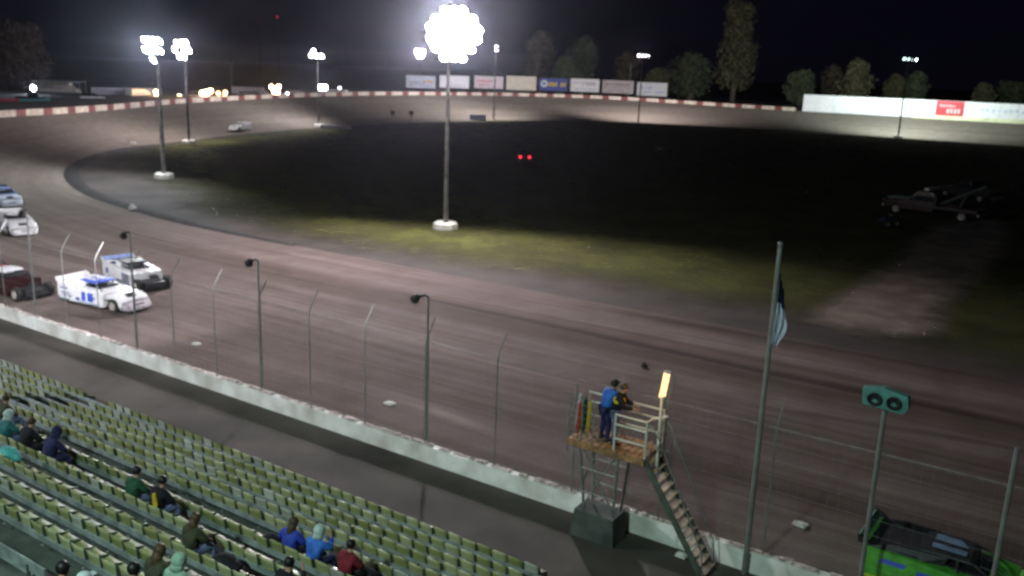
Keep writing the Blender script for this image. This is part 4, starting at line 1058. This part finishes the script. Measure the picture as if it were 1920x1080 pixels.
work_lamp(295,182,200,1,E_WARM,'biggest orange glaring lamp in the pits, just left of the bluish floodlight pole',.42,2500,heads=[(0,0),(-.1,1.0),(.15,-1.0),(-.5,-.9)])
work_lamp(337,180,200,1,E_WARMD,'single small reddish lamp between the two left floodlight poles',.42)
work_lamp(387,173,205,1,E_WARM,'orange glaring lamp cluster just right of the two left floodlight poles',.45,1800,heads=[(0,0),(.9,.3),(-.8,-.2),(.1,-.9)])
work_lamp(416,175,205,2,E_WARMD,'close pair of small orange lamps right of the glaring cluster',.42,700,heads=[(-.75,0),(.85,.25),(.7,-.7)])
work_lamp(481,180,205,1,E_WARMD,'tiny dim orange lamp below the grey hauler',.22)
work_lamp(516,163,215,2,E_WARM,'upper pair of pinkish orange lamps right of the grey hauler',.42,1500,heads=[(-.85,0),(.85,.1),(-.2,-1.1),(.6,-1.2)])
work_lamp(540,178,210,1,E_BLUE,'small cool white lamp below the pair of pinkish orange ones',.36)
work_lamp(605,164,232,1,E_WHITE,'wide bright white lamp in front of the pole with small blue white lamps',.5,1500,(1,1,1),heads=[(-.5,0),(.5,0)])
work_lamp(254,184,200,1,E_WARMD,'tiny dim warm lamp beside the pale van',.2)
work_lamp(637,165,236,1,E_DIM,'faint white lamp at the front of the white hauler',.3)
# masts
def mast(x, y, D, lab, beacon=E_REDD, r=.55):
    q = atD(x, y, D); t = empty('radio_mast', (q.x,q.y,0), 0, lab, 'mast')
    b = MB()
    for a in (0,2.09,4.19): b.tube([(math.cos(a)*.6,math.sin(a)*.6,0),(math.cos(a)*.35,math.sin(a)*.35,q.z)], .06, 4)
    z = 1
    while z < q.z-1.5: b.tube([(.55,0,z),(-.25,.45,z+1.2)], .03, 3); b.tube([(-.25,.45,z),(-.25,-.45,z+1.2)], .03, 3); z += 2.4
    b.build('lattice', M['dark'], t); b = MB(); b.lathe((0,0,q.z), (0,0,1), [(-.1,r*.4),(0,r*.7),(.45,r),(.9,r*.7),(1.0,0)], 10); b.build('beacon', beacon, t, smooth=True)
mast(520,33,520,'thin mast carrying the brighter red beacon high in the sky')
E_REDF = emit('beacon_glow_faint', (1,.02,.06), .12)
mast(486,36,560,'thin mast carrying the faint red beacon left of the brighter one', E_REDF, .8)
q = atD(432,100,260); t = empty('utility_pole', (q.x,q.y,3), TG, 'thin wooden pole without lamps left of the grey hauler', 'pole')
b = MB(); b.tube([(0,0,0),(0,0,q.z-3)], [.22,.13], 8); b.build('pole', M['pole'], t); b = MB(); b.box((0,-.15,q.z-3.8),(2.2,.1,.12)); b.build('crossarm', M['pole'], t)
q = atD(1183,118,330); t = empty('utility_pole', (q.x,q.y,3), TG, 'pale wooden pole between the trees behind the second billboard from the right', 'pole')
b = MB(); b.tube([(0,0,0),(0,0,q.z-3)], [.3,.18], 8); b.build('pole', M['rail'], t); b = MB(); b.box((0,-.18,q.z-4.2),(2.4,.12,.14)); b.build('crossarm', M['rail'], t)
# ------------------------------------------------------------------ markers, barriers and litter
def ltr(x, y, z0, size, m, lab, cat='litter', name='paper_scrap', rz=0, h=.06):
    q = G(x, y, z0); b = MB(); s = size
    b.prism([(-s*.5,-s*.35,0),(s*.45,-s*.4,.0),(s*.55,s*.3,.0),(0,s*.45,0),(-s*.5,s*.3,0)], (0,0,h)); b.prism([(-s*.3,-s*.2,h),(s*.3,-s*.25,h),(s*.2,s*.2,h)], (0,0,h*.8))
    o = b.build(name, M[m]); o.location = (q.x,q.y,z0); o.rotation_euler = (0,0,rz); tag(o, lab, cat); return o
ltr(369,646,0.02,.36,'paper','white scrap on the clay right of the leading race cars near the wall')
ltr(731,757,0.02,.42,'paper','pale square scrap on the clay just over the wall',h=.04)
ltr(1500,984,0.02,.40,'paper','pale square scrap on the clay between the flagpole and the lime green car',h=.04)
ltr(1278,1043,0.02,.30,'paper','white scrap on the walkway under the flag stand stairs')
ltr(1208,688,0.02,.22,'black','small dark rubber lump on the clay above the flag stand',name='rubber_scrap',h=.12)
ltr(249,393,0.05,.55,'paper','white lump on the inner edge of the left turn, below the bluish pole',h=.25)
ltr(137,641,0.02,.16,'paper','tiny white scrap on the walkway at the foot of the wall, below the race cars')
for x_, y_, lb in ((250,273,'white tyre marker on the clay, left of the two left floodlight poles'),(324,260,'white tyre marker on the clay between the two left floodlight poles')):
    q = G(x_, y_, .0); b = MB(); b.lathe((0,0,0),(0,0,1),[(0,.3),(.05,.38),(.3,.38),(.36,.3),(.3,.2)],12); o = b.build('tyre_marker', M['paper']); o.location = (q.x,q.y,.12); tag(o, lb, 'marker')
for x_, y_, z_, lb in ((1137,219,.3,'white tyre marker on the far straight below the billboards'),(1255,222,.3,'white tyre marker beside the foot of the far pole with pinkish lamps'),(1590,239,.2,'white tyre marker on the far straight before the long white board wall')):
    q = G(x_, y_, z_); b = MB(); b.lathe((0,0,0),(0,0,1),[(0,.8),(.1,.95),(.45,.95),(.55,.8),(.45,.5)],12); o = b.build('tyre_marker', M['paper']); o.location = (q.x,q.y,z_-.1); tag(o, lb, 'marker')
def block(x, y, w_, h, m, lab, cat, name, rz=TG, d=.8):
    q = G(x, y, 0); t = empty(name, (q.x,q.y,0), rz, lab, cat)
    b = MB(); b.prism([(-w_/2,-d/2,0),(w_/2,-d/2,0),(w_/2,d/2,0),(-w_/2,d/2,0)], (0,0,h*.5)); b.prism([(-w_/2,-d*.3,h*.5),(w_/2,-d*.3,h*.5),(w_/2,d*.3,h*.5),(-w_/2,d*.3,h*.5)], (0,0,h*.5)); b.build('block', M[m], t)
    b = MB(); b.box((0,-d*.31,h*.75),(w_*.8,.02,h*.2)); b.build('painted_band', M['greyt'], t)
block(712,226,2.0,1.0,'whitep','white concrete barrier at the inner edge of the far turn','barrier','concrete_barrier')
block(896,226,4.0,1.4,'paleblue','pale blue barrier at the far inner edge beside the dark pole','barrier','painted_barrier')
block(630,242,6.0,.7,'greyt','low grey barrier right of the pole with small blue white lamps','barrier','low_barrier')
for x_, lb in ((736,'left one of two dark marker posts at the far inner edge'),(771,'right one of two dark marker posts at the far inner edge')):
    q = G(x_, 228, 0); t = empty('marker_post', (q.x,q.y,0), TG, lb, 'post')
    b = MB(); b.tube([(0,0,0),(0,0,1.7)], .12, 6); b.build('stake', M['dark'], t); b = MB(); b.box((0,-.14,2.0),(1.0,.06,.9)); b.build('board', M['dark'], t)

# ------------------------------------------------------------------ flag stand
SX, SY = -9.75, 20.42
fs = empty('flag_stand', (SX, SY, 0), 0, 'raised timber starter stand on steel legs with stairs down beside the wall', 'flag stand')
PZ = 2.95
b = MB(); x = -1.15
while x < 1.1: b.box((x+.09,0,PZ-.03),(.17,1.15,.05)); x += .19
b.box((0,-.56,PZ-.12),(2.3,.05,.14)); b.box((0,.56,PZ-.12),(2.3,.05,.14)); b.build('platform', M['wood'], fs)
for x in (-.85,.35):
    for y in (-.42,.42):
        b = MB(); b.tube([(x*.75+(-.05),y*.6,.85),(x,y,PZ-.06)], .04, 6); b.build('leg', M['steel'], fs)
b = MB()
for z in (1.4, 2.1): 
    b.tube([(-.8,-.36,z),(.3,-.36,z)], .025, 6); b.tube([(-.8,.36,z),(.3,.36,z)], .025, 6)
b.tube([(-.7,-.3,.95),(.3,-.4,2.8)], .022, 6); b.tube([(.25,-.3,.95),(-.8,-.4,2.8)], .022, 6); b.tube([(-.8,-.38,1.4),(-.8,.38,2.1)], .022, 6)
b.build('brace', M['steel'], fs)
b = MB(); b.prism([(-1.0,-.40,0),(.35,-.40,0),(.28,-.36,.8),(-.93,-.36,.8)], (0,.78,0)); b.build('concrete_footing', M['concrete'], fs)
b = MB()
for z in (.35,.75,1.02): b.tube([(.25,-.54,PZ+z),(1.15,-.54,PZ+z)], .028, 6); b.tube([(-1.12,.54,PZ+z),(1.15,.54,PZ+z)], .028, 6); b.tube([(1.15,-.54,PZ+z),(1.15,-.1,PZ+z)], .02, 6)
for x, y in ((.25,-.54),(1.15,-.54),(-1.12,.54),(0,.54),(1.15,.54)): b.tube([(x,y,PZ),(x,y,PZ+1.05)], .028, 6)
b.build('guard_rail', M['offwhite'], fs)
b = MB()
for x in (-1.15,-.75,-.4): b.tube([(x,-.54,PZ-.4),(x,-.54,PZ+1.3)], .018, 5)
for k in range(9): b.tube([(-1.15,-.54,PZ-.3+k*.19),(-.4,-.54,PZ-.3+k*.19)], .008, 4)
b.build('wire_panel', M['steel'], fs)
# stairs
n = 13; s0 = Vector((1.12,-.05,PZ-.05)); s1 = Vector((3.0,-.05,.08))
for k in range(n):
    p = s0.lerp(s1, (k+.5)/n); b = MB(); b.box(p, (.20,.72,.035)); b.build('stair_tread', M['stairm'], fs)
b = MB()
for y in (-.42,.32): b.bar(s0+Vector((0,y,-.02)), s1+Vector((0,y,-.05)), .04, .16)
b.build('stringer', M['bracket'], fs)
b = MB()
for y in (-.46,.36):
    P_ = [s0+Vector((0,y,.9)), s0+Vector((.12,y,1.0)), s0+Vector((.35,y,.75)), s1+Vector((-.1,y,.75)), s1+Vector((0,y,0))]
    b.tube(P_, .02, 6)
    b.tube([s0+Vector((.1,y,0)), s0+Vector((.25,y,.6)), s0+Vector((.4,y,.35)), s0+Vector((.42,y,-.4))], .018, 6)
b.build('handrail', M['steel'], fs)
# starter lamp
t = empty('starter_lamp', (SX+1.32, SY-.1, PZ-.3), 0, 'glowing orange tube lamp on a white post at the end of the flag stand', 'lamp')
b = MB(); b.tube([(0,0,0),(0,0,1.95)], .045, 8); b.bar((-.25,0,1.25),(.2,0,1.45),.04,.05); b.build('post', M['offwhite'], t)
b = MB(); b.tube([(0,0,1.98),(.08,0,2.62)], .085, 12); b.build('tube', E_TUBE, t)
b = MB(); b.tube([(0,0,1.93),(0,0,1.98)], .1, 12); b.tube([(.08,0,2.62),(.084,0,2.65)], .095, 12); b.build('cap', M['offwhite'], t)
ld = bpy.data.lights.new('tube_light', 'POINT'); ld.energy = 22; ld.color = (1,.55,.2); ld.shadow_soft_size = .2
lo = bpy.data.objects.new('tube_light', ld); COL.objects.link(lo); lo.location = (SX+1.15, SY-.35, PZ+1.9)
# furled flags in the rack
for i, (m, x, h, lb) in enumerate((('cred',-.98,.95,'furled red flag in the rack at the left end of the flag stand'),('cgreen',-.86,1.05,'furled green flag in the rack on the flag stand'),('cyel',-.74,1.0,'furled yellow flag in the rack on the flag stand'),('cwhite',-1.08,1.1,'furled white flag, leftmost in the rack on the flag stand'))):
    t = empty('furled_flag', (SX+x, SY-.35+.06*i, PZ), .3*i, lb, 'flag', 'furled flags in the flag stand rack')
    b = MB(); b.tube([(0,0,0),(.06,0,h+.25)], .012, 6); b.build('stick', M['wood'], t)
    b = MB(); b.tube([(.01,0,.12),(.02,.01,.3),(.04,0,h*.6),(.05,0,h),(.055,0,h+.1)], [.03,.075,.065,.05,.02], 9); b.build('cloth', M[m], t, smooth=True)
def standJ(lean=.1, hands=None):
    J = dict(pel=(0,0,.93), spi=(0,.0+lean*.3,1.10), che=(0,lean*.8,1.31), nec=(0,.03+lean,1.46), chi=(0,.05+lean*1.1,1.53), hed=(0,.055+lean*1.2,1.61), cro=(0,.05+lean*1.2,1.665),
      shL=(-.19,lean*.9,1.38), elL=(-.26,.10+lean,1.14), wrL=(-.2,.34+lean,1.10), paL=(-.17,.40+lean,1.09),
      shR=(.19,lean*.9,1.38), elR=(.26,.12+lean,1.14), wrR=(.18,.36+lean,1.10), paR=(.15,.42+lean,1.09),
      hiL=(-.10,.0,.89), knL=(-.12,.04,.49), anL=(-.13,-.02,.09), toL=(-.15,.14,.04), hiR=(.10,.0,.89), knR=(.12,.05,.49), anR=(.14,0,.09), toR=(.16,.16,.04))
    return J
t = person((SX+.02, SY-.1, PZ), R(-70), 'starter in black with a yellow emblem and jeans at the flag stand rail', standJ(.12), ('hairb','short'), 'cblack', 'denim')
b = MB()
for q_, th_ in (((0,.13,1.30), 0),((-.0,-.04,1.30),0)):
    pass
b.lathe((.10,.16,1.27), (.45,1,.1), [(.06,.0),(.062,.085),(.05,.09)], 12); b.lathe((.14,.05,1.30), (1,-.25,.1), [(.075,0),(.078,.10),(.05,.11)], 14); b.build('emblem', M['cyel'], t)
t = person((SX-.27, SY-.12, PZ), R(-30), 'person in a blue jacket behind the starter on the flag stand', standJ(.16), ('hairk','cap'), 'cblue2', 'cnavy')
# ------------------------------------------------------------------ flagpole, twin lamp box
fp = empty('flagpole', (-6.02, 21.0, .0), 0, 'tall pale flagpole with a limp flag rising above the front wall', 'flagpole')
b = MB(); b.tube([(0,0,0),(0,0,8.8)], [.075,.055], 10); b.build('pole', M['polegrey'], fp)
b = MB(); b.ball((0,0,8.85), .07); b.build('finial', M['steel'], fp)
fl = MB(); nu, nv = 26, 22; ht0, ht1 = 8.15, 6.4
for j in range(nv+1):
    v = j/nv; z = ht0-(ht0-ht1)*v; wdt = .12+.13*math.sin(math.pi*min(1, v*1.05)**.8)+.06*v
    for i in range(nu+1):
        u = i/nu; fl.v.append((.06+wdt*u*(1-.25*math.sin(v*7)), .09*math.sin(u*15+v*4)*(1-.3*u), z-.3*u*(1-v)-.1*u))
for j in range(nv):
    for i in range(nu):
        q = j*(nu+1)+i; fl.f.append((q, q+1, q+nu+2, q+nu+1)); fl.m.append(0 if j < 8 else (1 if (i//3+j//6) % 2 == 0 else 2))
fl.build('flag', [M['cnavy'], M['bluew'], M['greyt']], fp, smooth=True)
t = empty('twin_lamp', (-3.2, 20.95, 5.40), 0, 'teal box with two dark round lamps on top of the thick fence post at right', 'lamp')
b = MB(); b.prism([(-.48,-.10,.0),(.42,-.10,-.06),(.52,-.10,.10),(.48,-.10,.38),(-.05,-.10,.48),(-.52,-.10,.40)], (0,.24,0)); b.build('housing', M['teal'], t, bevel=.02)
for x in (-.22,.2):
    b = MB(); b.lathe((x,-.10,.2), (0,-1,-.15), [(0,.15),(.07,.17),(.075,.14),(.01,.10),(.0,0)], 14); b.build('reflector', M['dark'], t)

# ------------------------------------------------------------------ haze
if HAZE:
    b = MB(); b.box((0,0,30),(6400,6400,2*(31.2)))
    m = bpy.data.materials.new('night_haze'); N, L = nodes(m)
    for n_ in list(N):
        if n_.type == 'BSDF_PRINCIPLED': N.remove(n_)
    v = N.new('ShaderNodeVolumePrincipled'); v.inputs['Color'].default_value = (.74,.80,1.0,1); v.inputs['Density'].default_value = HAZE; v.inputs['Anisotropy'].default_value = .92
    L.new(v.outputs[0], N['Material Output'].inputs['Volume'])
    m.cycles.volume_sampling = 'MULTIPLE_IMPORTANCE' if hasattr(m.cycles, 'volume_sampling') else m.cycles.volume_sampling
    o = b.build('haze', m); tag(o, 'thin dusty night air round the whole track', None, None, 'stuff')
